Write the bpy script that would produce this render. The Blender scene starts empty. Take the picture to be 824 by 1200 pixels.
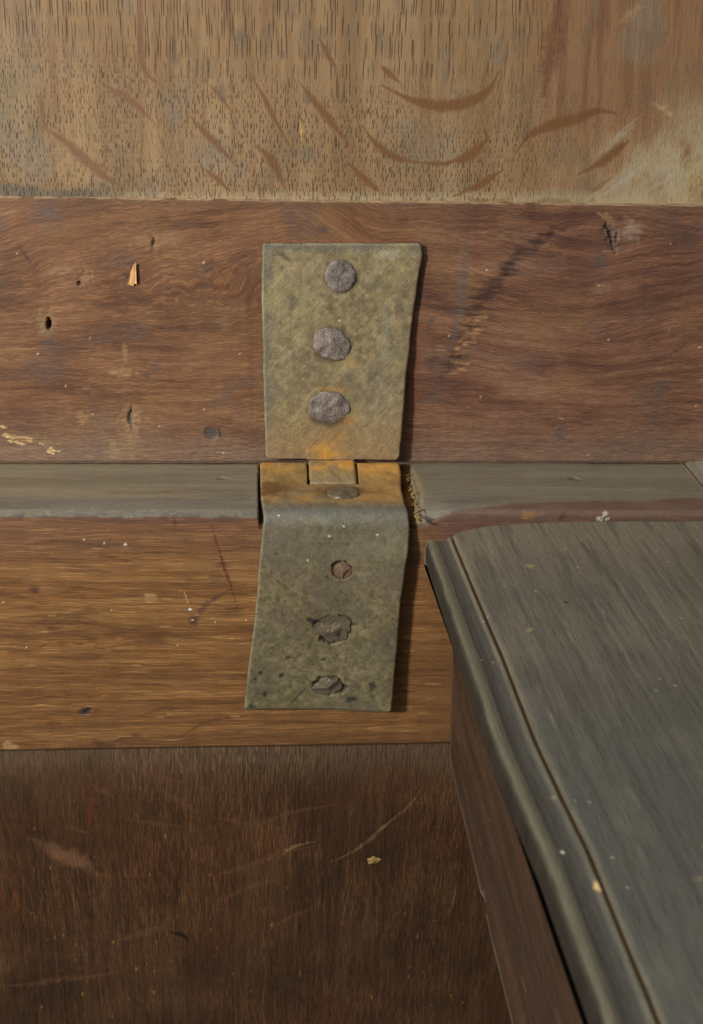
import bpy, math, random
import numpy as np

# ------------------------------------------------------------------ camera, world, lamps, exposure
scene = bpy.context.scene
MM = 0.001
cd = bpy.data.cameras.new('camera')
cd.sensor_fit = 'VERTICAL'
cd.sensor_height = 36.0
cd.sensor_width = 24.72
cd.lens = 39.0
cd.shift_x = 0.085
cd.clip_start = 0.01
cd.clip_end = 20.0
cd.dof.use_dof = True
cd.dof.focus_distance = 0.352
cd.dof.aperture_fstop = 26.0
cam = bpy.data.objects.new('camera', cd)
cam.location = (0.0, -0.31034743, 0.15069662)
cam.rotation_euler = (math.radians(90 - 25.9), 0, 0)
scene.collection.objects.link(cam)
scene.camera = cam

world = bpy.data.worlds.new('World')
scene.world = world
world.use_nodes = True
bg = world.node_tree.nodes['Background']
bg.inputs['Color'].default_value = (0.97, 0.98, 1.0, 1)
bg.inputs['Strength'].default_value = 0.115


def area(name, loc, target, size, power, color):
    l = bpy.data.lights.new(name, 'AREA')
    l.shape = 'DISK'
    l.size = size
    l.energy = power
    l.color = color
    o = bpy.data.objects.new(name, l)
    scene.collection.objects.link(o)
    o.location = loc
    d = np.array(target) - np.array(loc)
    from mathutils import Vector
    o.rotation_euler = Vector(d).to_track_quat('-Z', 'Y').to_euler()
    return o


area('key_lamp', (-0.52, -0.48, 0.30), (0.03, 0.02, 0.03), 0.085, 5.3, (1.0, 0.97, 0.92))
area('soft_fill', (-0.32, -0.28, 0.85), (0.03, 0.03, 0.0), 0.42, 2.5, (1.0, 0.98, 0.95))  # unseen soft fill, added from above to lift the shadows
scene.view_settings.view_transform = 'Standard'
scene.view_settings.look = 'None'
scene.view_settings.exposure = 0.0
scene.view_settings.gamma = 1.0

# ------------------------------------------------------------------ numeric helpers
_tab = {}


def vn(x, y, seed):
    if seed not in _tab:
        _tab[seed] = np.random.RandomState(seed * 7 + 3).rand(256, 256)
    T = _tab[seed]
    ix = np.floor(x); iy = np.floor(y)
    fx = x - ix; fy = y - iy
    ix = ix.astype(int); iy = iy.astype(int)
    fx = fx * fx * (3 - 2 * fx); fy = fy * fy * (3 - 2 * fy)
    a = T[ix & 255, iy & 255]; b = T[(ix + 1) & 255, iy & 255]
    c = T[ix & 255, (iy + 1) & 255]; d = T[(ix + 1) & 255, (iy + 1) & 255]
    return (a * (1 - fx) + b * fx) * (1 - fy) + (c * (1 - fx) + d * fx) * fy


def fbm(x, y, seed, octv=4, gain=0.5):
    t = 0; amp = 1; tot = 0
    for k in range(octv):
        t = t + amp * vn(x, y, seed + k)
        tot += amp; amp *= gain
        x = x * 2.03 + 17.1; y = y * 2.03 + 5.7
    return t / tot


def ss(a, b, x):
    t = np.clip((x - a) / (b - a), 0, 1)
    return t * t * (3 - 2 * t)


GAIN = 1.55


def L(r, g, b, k=1.0):
    o = []
    for c in (r, g, b):
        c /= 255.0
        c = c / 12.92 if c <= 0.04045 else ((c + 0.055) / 1.055) ** 2.4
        o.append(min(0.85, c * GAIN * k))
    return np.array(o)


def lut(t, stops):
    ts = [s[0] for s in stops]
    return np.stack([np.interp(t, ts, [s[1][k] for s in stops]) for k in range(3)], -1)


def crom(pts, n=10):
    p = np.array(pts, float)
    if len(p) < 3:
        return np.linspace(p[0], p[-1], n + 1)
    q = np.vstack([2 * p[0] - p[1], p, 2 * p[-1] - p[-2]])
    out = []
    for i in range(1, len(q) - 2):
        for t in np.linspace(0, 1, n, endpoint=False):
            a, b, c, d = q[i - 1], q[i], q[i + 1], q[i + 2]
            out.append(0.5 * (2 * b + (c - a) * t + (2 * a - 5 * b + 4 * c - d) * t * t + (3 * b - a - 3 * c + d) * t ** 3))
    out.append(p[-1])
    return np.array(out)


class Surf:
    """A grid of surface samples: u runs along the piece, v across it (both in mm)."""

    def __init__(s, us, vs, base):
        s.us = np.array(us, float); s.vs = np.array(vs, float)
        s.U, s.V = np.meshgrid(s.us, s.vs, indexing='ij')
        n = s.U.shape
        s.tint = np.ones(n + (3,)) * base
        s.h = np.zeros(n)
        s.pore = np.zeros(n)
        s.fib = np.zeros(n)
        s.spk = np.ones(n) * 0.5
        s.rough = np.ones(n) * 0.6
        s.along = s.U.copy(); s.across = s.V.copy()
        s.plen = np.zeros(n)
        s.sd = 11

    def win(s, u0, u1, v0, v1):
        i0 = max(np.searchsorted(s.us, u0) - 1, 0); i1 = np.searchsorted(s.us, u1) + 1
        j0 = max(np.searchsorted(s.vs, v0) - 1, 0); j1 = np.searchsorted(s.vs, v1) + 1
        return (slice(i0, i1), slice(j0, j1))

    def _apply(s, w, m, col, alpha, h, pore, fib, rough, mul):
        a = (m * alpha)[..., None]
        if col is not None:
            s.tint[w] = s.tint[w] * (1 - a) + np.array(col) * a
        if mul is not None:
            s.tint[w] = s.tint[w] * (1 - a + a * np.array(mul))
        if h:
            s.h[w] += m * h
        if pore is not None:
            s.pore[w] = s.pore[w] * (1 - m) + pore * m
        if fib is not None:
            s.fib[w] = s.fib[w] * (1 - m) + fib * m
        if rough is not None:
            s.rough[w] = s.rough[w] * (1 - m) + rough * m

    def stroke(s, pts, width, col=None, alpha=0.8, soft=0.6, h=0.0, taper=(0.15, 0.15), edge=0.3, efreq=1.0,
               pore=None, fib=None, rough=None, mul=None, brk=0.0):
        q = crom(pts)
        pad = width * 1.6
        w = s.win(q[:, 0].min() - pad, q[:, 0].max() + pad, q[:, 1].min() - pad, q[:, 1].max() + pad)
        U = s.U[w]; V = s.V[w]
        if U.size == 0:
            return
        best = np.full(U.shape, 9.0)
        n = len(q) - 1
        for i in range(n):
            a, b = q[i], q[i + 1]
            d = b - a; l2 = max(d @ d, 1e-9)
            t = np.clip(((U - a[0]) * d[0] + (V - a[1]) * d[1]) / l2, 0, 1)
            dist = np.hypot(U - a[0] - t * d[0], V - a[1] - t * d[1])
            f = (i + t) / n
            wd = width * (taper[0] + (1 - taper[0]) * ss(0, 0.45, f)) * (taper[1] + (1 - taper[1]) * ss(0, 0.45, 1 - f))
            best = np.minimum(best, dist / np.maximum(wd, 1e-4))
        s.sd += 3
        best = best + (fbm(U * efreq, V * efreq, s.sd % 190, 3) - 0.5) * 2 * edge
        m = ss(0, 1, (1 - best) / soft)
        if brk:
            m = m * (1 - brk * ss(.42, .62, fbm(s.along[w] * .22, s.across[w] * 1.6, (s.sd + 1) % 190, 3)))
        s._apply(w, m, col, alpha, h, pore, fib, rough, mul)

    def blob(s, c, ru, rv, col=None, alpha=0.8, soft=0.5, h=0.0, rot=0.0, edge=0.35, efreq=0.5, pore=None, fib=None,
             rough=None, mul=None):
        r = max(ru, rv) * 1.7
        w = s.win(c[0] - r, c[0] + r, c[1] - r, c[1] + r)
        U = s.U[w] - c[0]; V = s.V[w] - c[1]
        if U.size == 0:
            return
        cr, sr = math.cos(rot), math.sin(rot)
        d = np.hypot((U * cr + V * sr) / ru, (-U * sr + V * cr) / rv)
        s.sd += 3
        d = d + (fbm(U * efreq + 50, V * efreq + 50, s.sd % 190, 4) - 0.5) * 2 * edge
        m = ss(0, 1, (1 - d) / soft)
        s._apply(w, m, col, alpha, h, pore, fib, rough, mul)

    def wash(s, m, col, alpha):
        a = (np.clip(m, 0, 1) * alpha)[..., None]
        s.tint = s.tint * (1 - a) + np.array(col) * a


def raw_mesh(name, verts, faces4, extra, mat, parent, attrs=None, smooth=True):
    me = bpy.data.meshes.new(name)
    nv = len(verts)
    loops = [np.array(faces4, np.int32).reshape(-1)] if len(faces4) else []
    sizes = [np.full(len(faces4), 4, np.int32)]
    for f in extra:
        loops.append(np.array(f, np.int32)); sizes.append(np.array([len(f)], np.int32))
    loops = np.concatenate(loops); sizes = np.concatenate(sizes)
    starts = np.concatenate([[0], np.cumsum(sizes)[:-1]]).astype(np.int32)
    me.vertices.add(nv); me.vertices.foreach_set('co', (np.asarray(verts) * MM).astype(np.float32).ravel())
    me.loops.add(len(loops)); me.loops.foreach_set('vertex_index', loops)
    me.polygons.add(len(sizes)); me.polygons.foreach_set('loop_start', starts)
    try:
        me.polygons.foreach_set('loop_total', sizes)
    except Exception:
        pass
    me.polygons.foreach_set('use_smooth', np.full(len(sizes), smooth, dtype=bool))
    me.update(calc_edges=True)
    me.validate()
    if attrs:
        for k, (ty, arr) in attrs.items():
            at = me.attributes.new(k, ty, 'POINT')
            at.data.foreach_set('color' if ty == 'FLOAT_COLOR' else 'vector', arr.astype(np.float32).ravel())
    o = bpy.data.objects.new(name, me)
    scene.collection.objects.link(o)
    if mat:
        me.materials.append(mat)
    if parent:
        o.parent = parent
        o.matrix_parent_inverse = parent.matrix_world.inverted() if False else o.matrix_parent_inverse
    return o


def s_attrs(s, rep=None):
    n = s.U.size
    t = np.concatenate([np.clip(s.tint, 0.002, 0.9).reshape(n, 3), s.pore.reshape(n, 1)], 1)
    g = np.stack([s.along.ravel(), s.across.ravel(), s.plen.ravel()], 1)
    f = np.stack([s.rough.ravel(), s.fib.ravel(), s.spk.ravel()], 1)
    if rep is not None:
        t = np.vstack([t, t[rep]]); g = np.vstack([g, g[rep]]); f = np.vstack([f, f[rep]])
    return {'tint': ('FLOAT_COLOR', t), 'grain': ('FLOAT_VECTOR', g), 'finish': ('FLOAT_VECTOR', f)}


def grid_faces(nu, nv, flip):
    i, j = np.meshgrid(np.arange(nu - 1), np.arange(nv - 1), indexing='ij')
    a = (i * nv + j).ravel(); b = a + nv; c = b + 1; d = a + 1
    return np.stack([a, d, c, b] if flip else [a, b, c, d], 1)


def slab(name, s, pos, thick, mat, parent, flip=False):
    """A solid board: the sampled front, sides and a plain back offset by the vector 'thick'."""
    nu, nv = s.U.shape
    P = pos.reshape(-1, 3)
    f = grid_faces(nu, nv, flip)
    idx = np.arange(nu * nv).reshape(nu, nv)
    ring = np.concatenate([idx[:-1, 0], idx[-1, :-1], idx[:0:-1, -1], idx[0, :0:-1]])
    n0 = nu * nv
    B = P[ring] + np.array(thick)
    m = len(ring)
    k = np.arange(m); k2 = (k + 1) % m
    side = np.stack([ring[k], n0 + k, n0 + k2, ring[k2]], 1)
    if flip:
        side = side[:, ::-1]
    back = (n0 + k)[::-1] if not flip else (n0 + k)
    return raw_mesh(name, np.vstack([P, B]), np.vstack([f, side]), [back], mat, parent, s_attrs(s, ring))


def shell(name, s, pos, thick, mat, parent, flip=False):
    """A bent plate: the sampled front, the same grid offset by 'thick' (array), joined round the rim."""
    nu, nv = s.U.shape
    P = pos.reshape(-1, 3); B = (pos + thick).reshape(-1, 3)
    f = grid_faces(nu, nv, flip); n0 = nu * nv
    idx = np.arange(n0).reshape(nu, nv)
    ring = np.concatenate([idx[:-1, 0], idx[-1, :-1], idx[:0:-1, -1], idx[0, :0:-1]])
    r2 = np.roll(ring, -1)
    side = np.stack([ring, ring + n0, r2 + n0, r2], 1)
    if flip:
        side = side[:, ::-1]
    return raw_mesh(name, np.vstack([P, B]), np.vstack([f, f[:, ::-1] + n0, side]), [], mat, parent,
                    s_attrs(s, np.arange(n0)))


def empty(name, loc, label, cat):
    o = bpy.data.objects.new(name, None)
    o.empty_display_size = 0.02
    scene.collection.objects.link(o)
    o.location = (loc[0] * MM, loc[1] * MM, loc[2] * MM)
    o['label'] = label
    o['category'] = cat
    _loc[o.name] = np.array(loc, float)
    return o


_loc = {}


def root_fix(o, root):
    """Parts are modelled in place; shift them so that they hang from their thing's base."""
    o.location = (-_loc[root.name] * MM).tolist()


# ------------------------------------------------------------------ materials
def nodes_of(name):
    m = bpy.data.materials.new(name)
    m.use_nodes = True
    nt = m.node_tree
    b = nt.nodes['Principled BSDF']

    def N(t, **kw):
        n = nt.nodes.new(t)
        for k, v in kw.items():
            setattr(n, k, v)
        return n

    def M(op, a, b2=None, c=None, clamp=False):
        n = N('ShaderNodeMath', operation=op)
        n.use_clamp = clamp
        for i, x in enumerate((a, b2, c)):
            if x is None:
                continue
            if isinstance(x, (int, float)):
                n.inputs[i].default_value = x
            else:
                nt.links.new(x, n.inputs[i])
        return n.outputs[0]

    def MR(x, a, b2, lo=0.0, hi=1.0):
        n = N('ShaderNodeMapRange')
        n.interpolation_type = 'SMOOTHSTEP'
        nt.links.new(x, n.inputs['Value'])
        n.inputs['From Min'].default_value = a; n.inputs['From Max'].default_value = b2
        n.inputs['To Min'].default_value = lo; n.inputs['To Max'].default_value = hi
        return n.outputs['Result']

    def MIX(fac, a, b2, mode='MIX'):
        n = N('ShaderNodeMix', data_type='RGBA', blend_type=mode)
        if isinstance(fac, (int, float)):
            n.inputs[0].default_value = fac
        else:
            nt.links.new(fac, n.inputs[0])
        for sock, x in ((n.inputs[6], a), (n.inputs[7], b2)):
            if isinstance(x, (tuple, list)):
                sock.default_value = x
            else:
                nt.links.new(x, sock)
        return n.outputs[2]

    def SC(x, v):
        n = N('ShaderNodeVectorMath', operation='MULTIPLY')
        nt.links.new(x, n.inputs[0]); n.inputs[1].default_value = v
        return n.outputs[0]

    return m, nt, b, N, M, MR, MIX, SC


def dashes(nt, N, M, MR, SC, coord, la, wa, size, soft, kx=0.36):
    """Discrete tapering dashes: mask 0..1 from stretched voronoi cells."""
    v = N('ShaderNodeTexVoronoi', voronoi_dimensions='2D')
    v.inputs['Scale'].default_value = 1.0
    sc_ = SC(coord, (1 / la, 1 / wa, 0))
    nt.links.new(sc_, v.inputs['Vector'])
    df = N('ShaderNodeVectorMath', operation='SUBTRACT')
    nt.links.new(sc_, df.inputs[0]); nt.links.new(v.outputs['Position'], df.inputs[1])
    ln_ = N('ShaderNodeVectorMath', operation='LENGTH')
    nt.links.new(SC(df.outputs[0], (kx, 1.0, 0)), ln_.inputs[0])
    sep = N('ShaderNodeSeparateColor')
    nt.links.new(v.outputs['Color'], sep.inputs[0])
    r = M('MULTIPLY', sep.outputs[0], size)
    d = M('SUBTRACT', r, ln_.outputs['Value'])
    return MR(d, 0.0, soft)


def wood(name, pore_long=(5, 1.3), pore_short=(2, 1.1), psize=(0.22, 0.30), dark=0.35, fibre=(7, 0.7), fsize=0.22,
         flight=1.5, contrast=0.35, bump=0.25, fine=(0.12, 3.0), spec=0.3):
    m, nt, b, N, M, MR, MIX, SC = nodes_of(name)
    tint = N('ShaderNodeAttribute', attribute_name='tint')
    grain = N('ShaderNodeAttribute', attribute_name='grain')
    fin = N('ShaderNodeAttribute', attribute_name='finish')
    gs = N('ShaderNodeSeparateXYZ'); nt.links.new(grain.outputs['Vector'], gs.inputs[0])
    fs = N('ShaderNodeSeparateXYZ'); nt.links.new(fin.outputs['Vector'], fs.inputs[0])
    n1 = N('ShaderNodeTexNoise', noise_dimensions='2D')
    n1.inputs['Scale'].default_value = 1.0; n1.inputs['Detail'].default_value = 4.0
    n1.inputs['Roughness'].default_value = 0.65
    nt.links.new(SC(grain.outputs['Vector'], (fine[0], fine[1], 0)), n1.inputs['Vector'])
    n2 = N('ShaderNodeTexNoise', noise_dimensions='2D')
    n2.inputs['Scale'].default_value = 1.0; n2.inputs['Detail'].default_value = 3.0
    nt.links.new(SC(grain.outputs['Vector'], (0.9, 1.6, 0)), n2.inputs['Vector'])
    k = M('ADD', M('MULTIPLY', M('SUBTRACT', n1.outputs['Fac'], 0.5), contrast * 2.4),
          M('MULTIPLY', M('SUBTRACT', n2.outputs['Fac'], 0.5), contrast * 0.9))
    n5 = N('ShaderNodeTexNoise', noise_dimensions='2D'); n5.inputs['Scale'].default_value = 1.0; n5.inputs['Detail'].default_value = 2.0
    nt.links.new(SC(grain.outputs['Vector'], (0.55, 5.0, 0)), n5.inputs['Vector'])
    n6 = N('ShaderNodeTexNoise', noise_dimensions='2D'); n6.inputs['Scale'].default_value = 1.0; n6.inputs['Detail'].default_value = 3.0
    nt.links.new(SC(grain.outputs['Vector'], (3.6, 5.0, 0)), n6.inputs['Vector'])
    k = M('ADD', k, M('MULTIPLY', M('SUBTRACT', n5.outputs['Fac'], 0.5), contrast * 2.0))
    k = M('ADD', k, M('MULTIPLY', M('SUBTRACT', n6.outputs['Fac'], 0.5), contrast * 1.5 + 0.34))
    k = M('MAXIMUM', M('ADD', k, 1.0), 0.25)
    comb = N('ShaderNodeCombineColor')
    for i in range(3):
        nt.links.new(k, comb.inputs[i])
    col = MIX(1.0, tint.outputs['Color'], comb.outputs[0], 'MULTIPLY')
    pl = dashes(nt, N, M, MR, SC, grain.outputs['Vector'], pore_long[0], pore_long[1], psize[0] * 2, 0.12)
    ps = dashes(nt, N, M, MR, SC, grain.outputs['Vector'], pore_short[0], pore_short[1], psize[1] * 2, 0.14)
    pm = M('ADD', M('MULTIPLY', pl, gs.outputs[2]), M('MULTIPLY', ps, M('SUBTRACT', 1.0, gs.outputs[2])))
    pm = M('MULTIPLY', pm, tint.outputs['Alpha'], clamp=True)
    col = MIX(pm, col, MIX(1.0, col, (dark, dark * 0.92, dark * 0.85, 1), 'MULTIPLY'))
    fb = dashes(nt, N, M, MR, SC, grain.outputs['Vector'], fibre[0], fibre[1], fsize * 2, 0.12)
    fb = M('MULTIPLY', fb, fs.outputs[1], clamp=True)
    col = MIX(fb, col, MIX(1.0, col, (flight, flight * 0.98, flight * 0.9, 1), 'MULTIPLY'))
    # pale dust specks
    gc = N('ShaderNodeNewGeometry')
    vs_ = N('ShaderNodeTexVoronoi'); vs_.inputs['Scale'].default_value = 65.0
    nt.links.new(gc.outputs['Position'], vs_.inputs['Vector'])
    sp = N('ShaderNodeSeparateColor'); nt.links.new(vs_.outputs['Color'], sp.inputs[0])
    sz = M('MULTIPLY', M('POWER', sp.outputs[0], 7.0), 0.045)
    sm = MR(M('SUBTRACT', sz, vs_.outputs['Distance']), 0.0, 0.008)
    sm = M('MULTIPLY', sm, fs.outputs[2], clamp=True)
    col = MIX(sm, col, (0.55, 0.52, 0.45, 1))
    nt.links.new(col, b.inputs['Base Color'])
    nt.links.new(M('ADD', fs.outputs[0], M('MULTIPLY', M('SUBTRACT', n1.outputs['Fac'], 0.5), 0.3)), b.inputs['Roughness'])
    b.inputs['Specular IOR Level'].default_value = spec
    hgt = M('ADD', M('SUBTRACT', M('ADD', M('MULTIPLY', n1.outputs['Fac'], 0.5), M('MULTIPLY', n6.outputs['Fac'], 0.7)), M('MULTIPLY', pm, 0.8)), M('MULTIPLY', fb, 0.25))
    bp = N('ShaderNodeBump'); bp.inputs['Strength'].default_value = bump; bp.inputs['Distance'].default_value = 0.0006
    nt.links.new(hgt, bp.inputs['Height']); nt.links.new(bp.outputs[0], b.inputs['Normal'])
    return m


def patina(name, metallic=0.25, scale=700.0, contrast=0.5, bump=0.3, rough=0.55, attr=True, base=(0.2, 0.17, 0.15)):
    m, nt, b, N, M, MR, MIX, SC = nodes_of(name)
    gc = N('ShaderNodeTexCoord')
    n1 = N('ShaderNodeTexNoise'); n1.inputs['Scale'].default_value = scale; n1.inputs['Detail'].default_value = 5
    n1.inputs['Roughness'].default_value = 0.7
    n2 = N('ShaderNodeTexNoise'); n2.inputs['Scale'].default_value = scale * 0.3; n2.inputs['Detail'].default_value = 4
    n3 = N('ShaderNodeTexVoronoi'); n3.inputs['Scale'].default_value = scale * 0.9
    n4 = N('ShaderNodeTexNoise'); n4.inputs['Scale'].default_value = scale * 3.2; n4.inputs['Detail'].default_value = 3
    for n in (n1, n2, n3, n4):
        nt.links.new(gc.outputs['Object'], n.inputs['Vector'])
    k = M('ADD', M('MULTIPLY', M('SUBTRACT', n4.outputs['Fac'], 0.5), contrast * 1.5), M('MULTIPLY', M('SUBTRACT', n1.outputs['Fac'], 0.5), contrast * 1.4))
    k = M('ADD', k, M('MULTIPLY', M('SUBTRACT', n2.outputs['Fac'], 0.5), contrast * 1.2))
    k = M('MAXIMUM', M('ADD', k, 1.0), 0.3)
    comb = N('ShaderNodeCombineColor')
    for i in range(3):
        nt.links.new(k, comb.inputs[i])
    if attr:
        tint = N('ShaderNodeAttribute', attribute_name='tint')
        fin = N('ShaderNodeAttribute', attribute_name='finish')
        fs = N('ShaderNodeSeparateXYZ'); nt.links.new(fin.outputs['Vector'], fs.inputs[0])
        src = tint.outputs['Color']
        # fine file scratches
        grain = N('ShaderNodeAttribute', attribute_name='grain')
        sc = dashes(nt, N, M, MR, SC, grain.outputs['Vector'], 6.0, 0.55, 0.36, 0.2)
        rt_ = N('ShaderNodeVectorRotate', rotation_type='Z_AXIS')
        rt_.inputs['Angle'].default_value = 1.35
        nt.links.new(grain.outputs['Vector'], rt_.inputs['Vector'])
        sc2 = dashes(nt, N, M, MR, SC, rt_.outputs[0], 4.5, 0.5, 0.3, 0.2)
        sc = M('MULTIPLY', M('MAXIMUM', sc, sc2), fs.outputs[1], clamp=True)
        rt3 = N('ShaderNodeVectorRotate', rotation_type='Z_AXIS')
        rt3.inputs['Angle'].default_value = -.6
        nt.links.new(grain.outputs['Vector'], rt3.inputs['Vector'])
        sd_ = dashes(nt, N, M, MR, SC, rt3.outputs[0], 4.0, 0.6, 0.3, 0.2)
        sd_ = M('MULTIPLY', sd_, M('MULTIPLY', fs.outputs[1], .6), clamp=True)
    else:
        src = base + (1,)
    col = MIX(1.0, src, comb.outputs[0], 'MULTIPLY')
    pit = MR(n3.outputs['Distance'], 0.05, 0.28, 1.0, 0.0)
    if attr:
        pit = M('MULTIPLY', pit, tint.outputs['Alpha'])
        col = MIX(sc, col, MIX(1.0, col, (1.35, 1.33, 1.3, 1), 'MULTIPLY'))
        col = MIX(sd_, col, MIX(1.0, col, (.7, .7, .68, 1), 'MULTIPLY'))
        rg = M('ADD', fs.outputs[0], M('MULTIPLY', M('SUBTRACT', n2.outputs['Fac'], 0.5), 0.5))
    else:
        pit = M('MULTIPLY', pit, 0.5)
        rg = M('ADD', rough, M('MULTIPLY', M('SUBTRACT', n2.outputs['Fac'], 0.5), 0.5))
    col = MIX(pit, col, MIX(1.0, col, (0.5, 0.5, 0.5, 1), 'MULTIPLY'))
    nt.links.new(col, b.inputs['Base Color'])
    nt.links.new(rg, b.inputs['Roughness'])
    b.inputs['Metallic'].default_value = metallic
    b.inputs['Specular IOR Level'].default_value = 0.4
    bp = N('ShaderNodeBump'); bp.inputs['Strength'].default_value = bump; bp.inputs['Distance'].default_value = 0.0005
    nt.links.new(M('ADD', n1.outputs['Fac'], M('SUBTRACT', M('MULTIPLY', n2.outputs['Fac'], 1.5), M('MULTIPLY', pit, 0.8))), bp.inputs['Height'])
    nt.links.new(bp.outputs[0], b.inputs['Normal'])
    return m


M_PANEL = wood('quartered_oak', pore_long=(6.0, .85), pore_short=(1.45, .72), psize=(0.16, 0.18), dark=0.40,
               contrast=0.15, bump=0.3, fine=(0.14, 2.2))
M_RAIL = wood('old_oak_rail', pore_long=(5, 0.9), pore_short=(3, 0.8), psize=(0.16, 0.2), dark=0.55, fibre=(2.8, 0.7),
              fsize=0.2, flight=1.5, contrast=0.18, bump=0.4, fine=(0.4, 1.7))
M_FACE = wood('old_oak_face', pore_long=(5, 0.9), pore_short=(3, 0.8), psize=(0.14, 0.16), dark=0.6, fibre=(8.5, 0.72),
              fsize=0.17, flight=1.8, contrast=0.22, bump=0.35, fine=(0.2, 1.9))
M_DARK = wood('dark_oak', pore_long=(6, 1.0), pore_short=(4, 0.95), psize=(0.2, 0.22), dark=0.5, fibre=(4.5, 1.0),
              fsize=0.2, flight=1.7, contrast=0.30, bump=0.4, fine=(0.25, 1.7))
M_DUSTY = wood('dusty_oak', pore_long=(6, 1.3), pore_short=(3, 1.1), psize=(0.14, 0.15), dark=0.7, fibre=(5, .9), fsize=0.15,
               flight=1.2, contrast=0.15, bump=0.3, fine=(0.12, 1.5), spec=0.25)
M_BRASS = patina('patinated_brass', metallic=0.2, scale=1100, contrast=0.42, bump=0.3)
M_IRON = patina('rusted_iron', metallic=0.2, scale=750, contrast=1.25, bump=0.8, rough=0.5, attr=False,
                base=tuple(L(112, 101, 93)))
M_IRON_DARK = patina('dark_iron', metallic=0.35, scale=600, contrast=0.6, bump=0.4, rough=0.42, attr=False,
                     base=tuple(L(102, 92, 74)))
M_IRON_RUST = patina('orange_iron', metallic=0.2, scale=600, contrast=0.8, bump=0.5, rough=0.5, attr=False,
                     base=tuple(L(112, 90, 70)))
M_RAW = patina('raw_wood', metallic=0.0, scale=500, contrast=0.6, bump=0.5, rough=0.7, attr=False, base=tuple(L(186, 146, 92)))
M_STRAW = patina('broken_wood', metallic=0.0, scale=500, contrast=0.8, bump=0.5, rough=0.8, attr=False, base=tuple(L(132, 112, 70)))
M_WAX = patina('yellow_wax', metallic=0.0, scale=900, contrast=1.6, bump=1.0, rough=0.5, attr=False, base=tuple(L(146, 118, 66)))

# ------------------------------------------------------------------ sampling of the long boards
STEP = 0.42
XS_ = np.concatenate([np.arange(-320, -98, 3.0), np.arange(-98, 154, STEP), np.arange(154.5, 300, 3.0)])
random.seed(4)

A = math.radians(6)
LVv = np.array([0, math.sin(A), math.cos(A)])
LNn = np.array([0, -math.cos(A), math.sin(A)])
LO = np.array([0, 37.0, 0.5])

chest = empty('oak_chest', (30, 20, -330),
              'dark brown oak chest with dusty grey ledge along its top, below the open lid', 'chest')
lid = empty('chest_lid', (30, 37, 0.5),
            'open oak chest lid with golden flecked panel above a reddish brown rail', 'lid')
hinge = empty('strap_hinge', (25, 29, 1),
              'patinated brass strap hinge nailed between lid rail and chest back', 'hinge')
till = empty('till_lid', (100, -80, -12),
             'dusty grey wooden till lid with grooved moulded edge, in front of the ledge', 'till lid')


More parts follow.
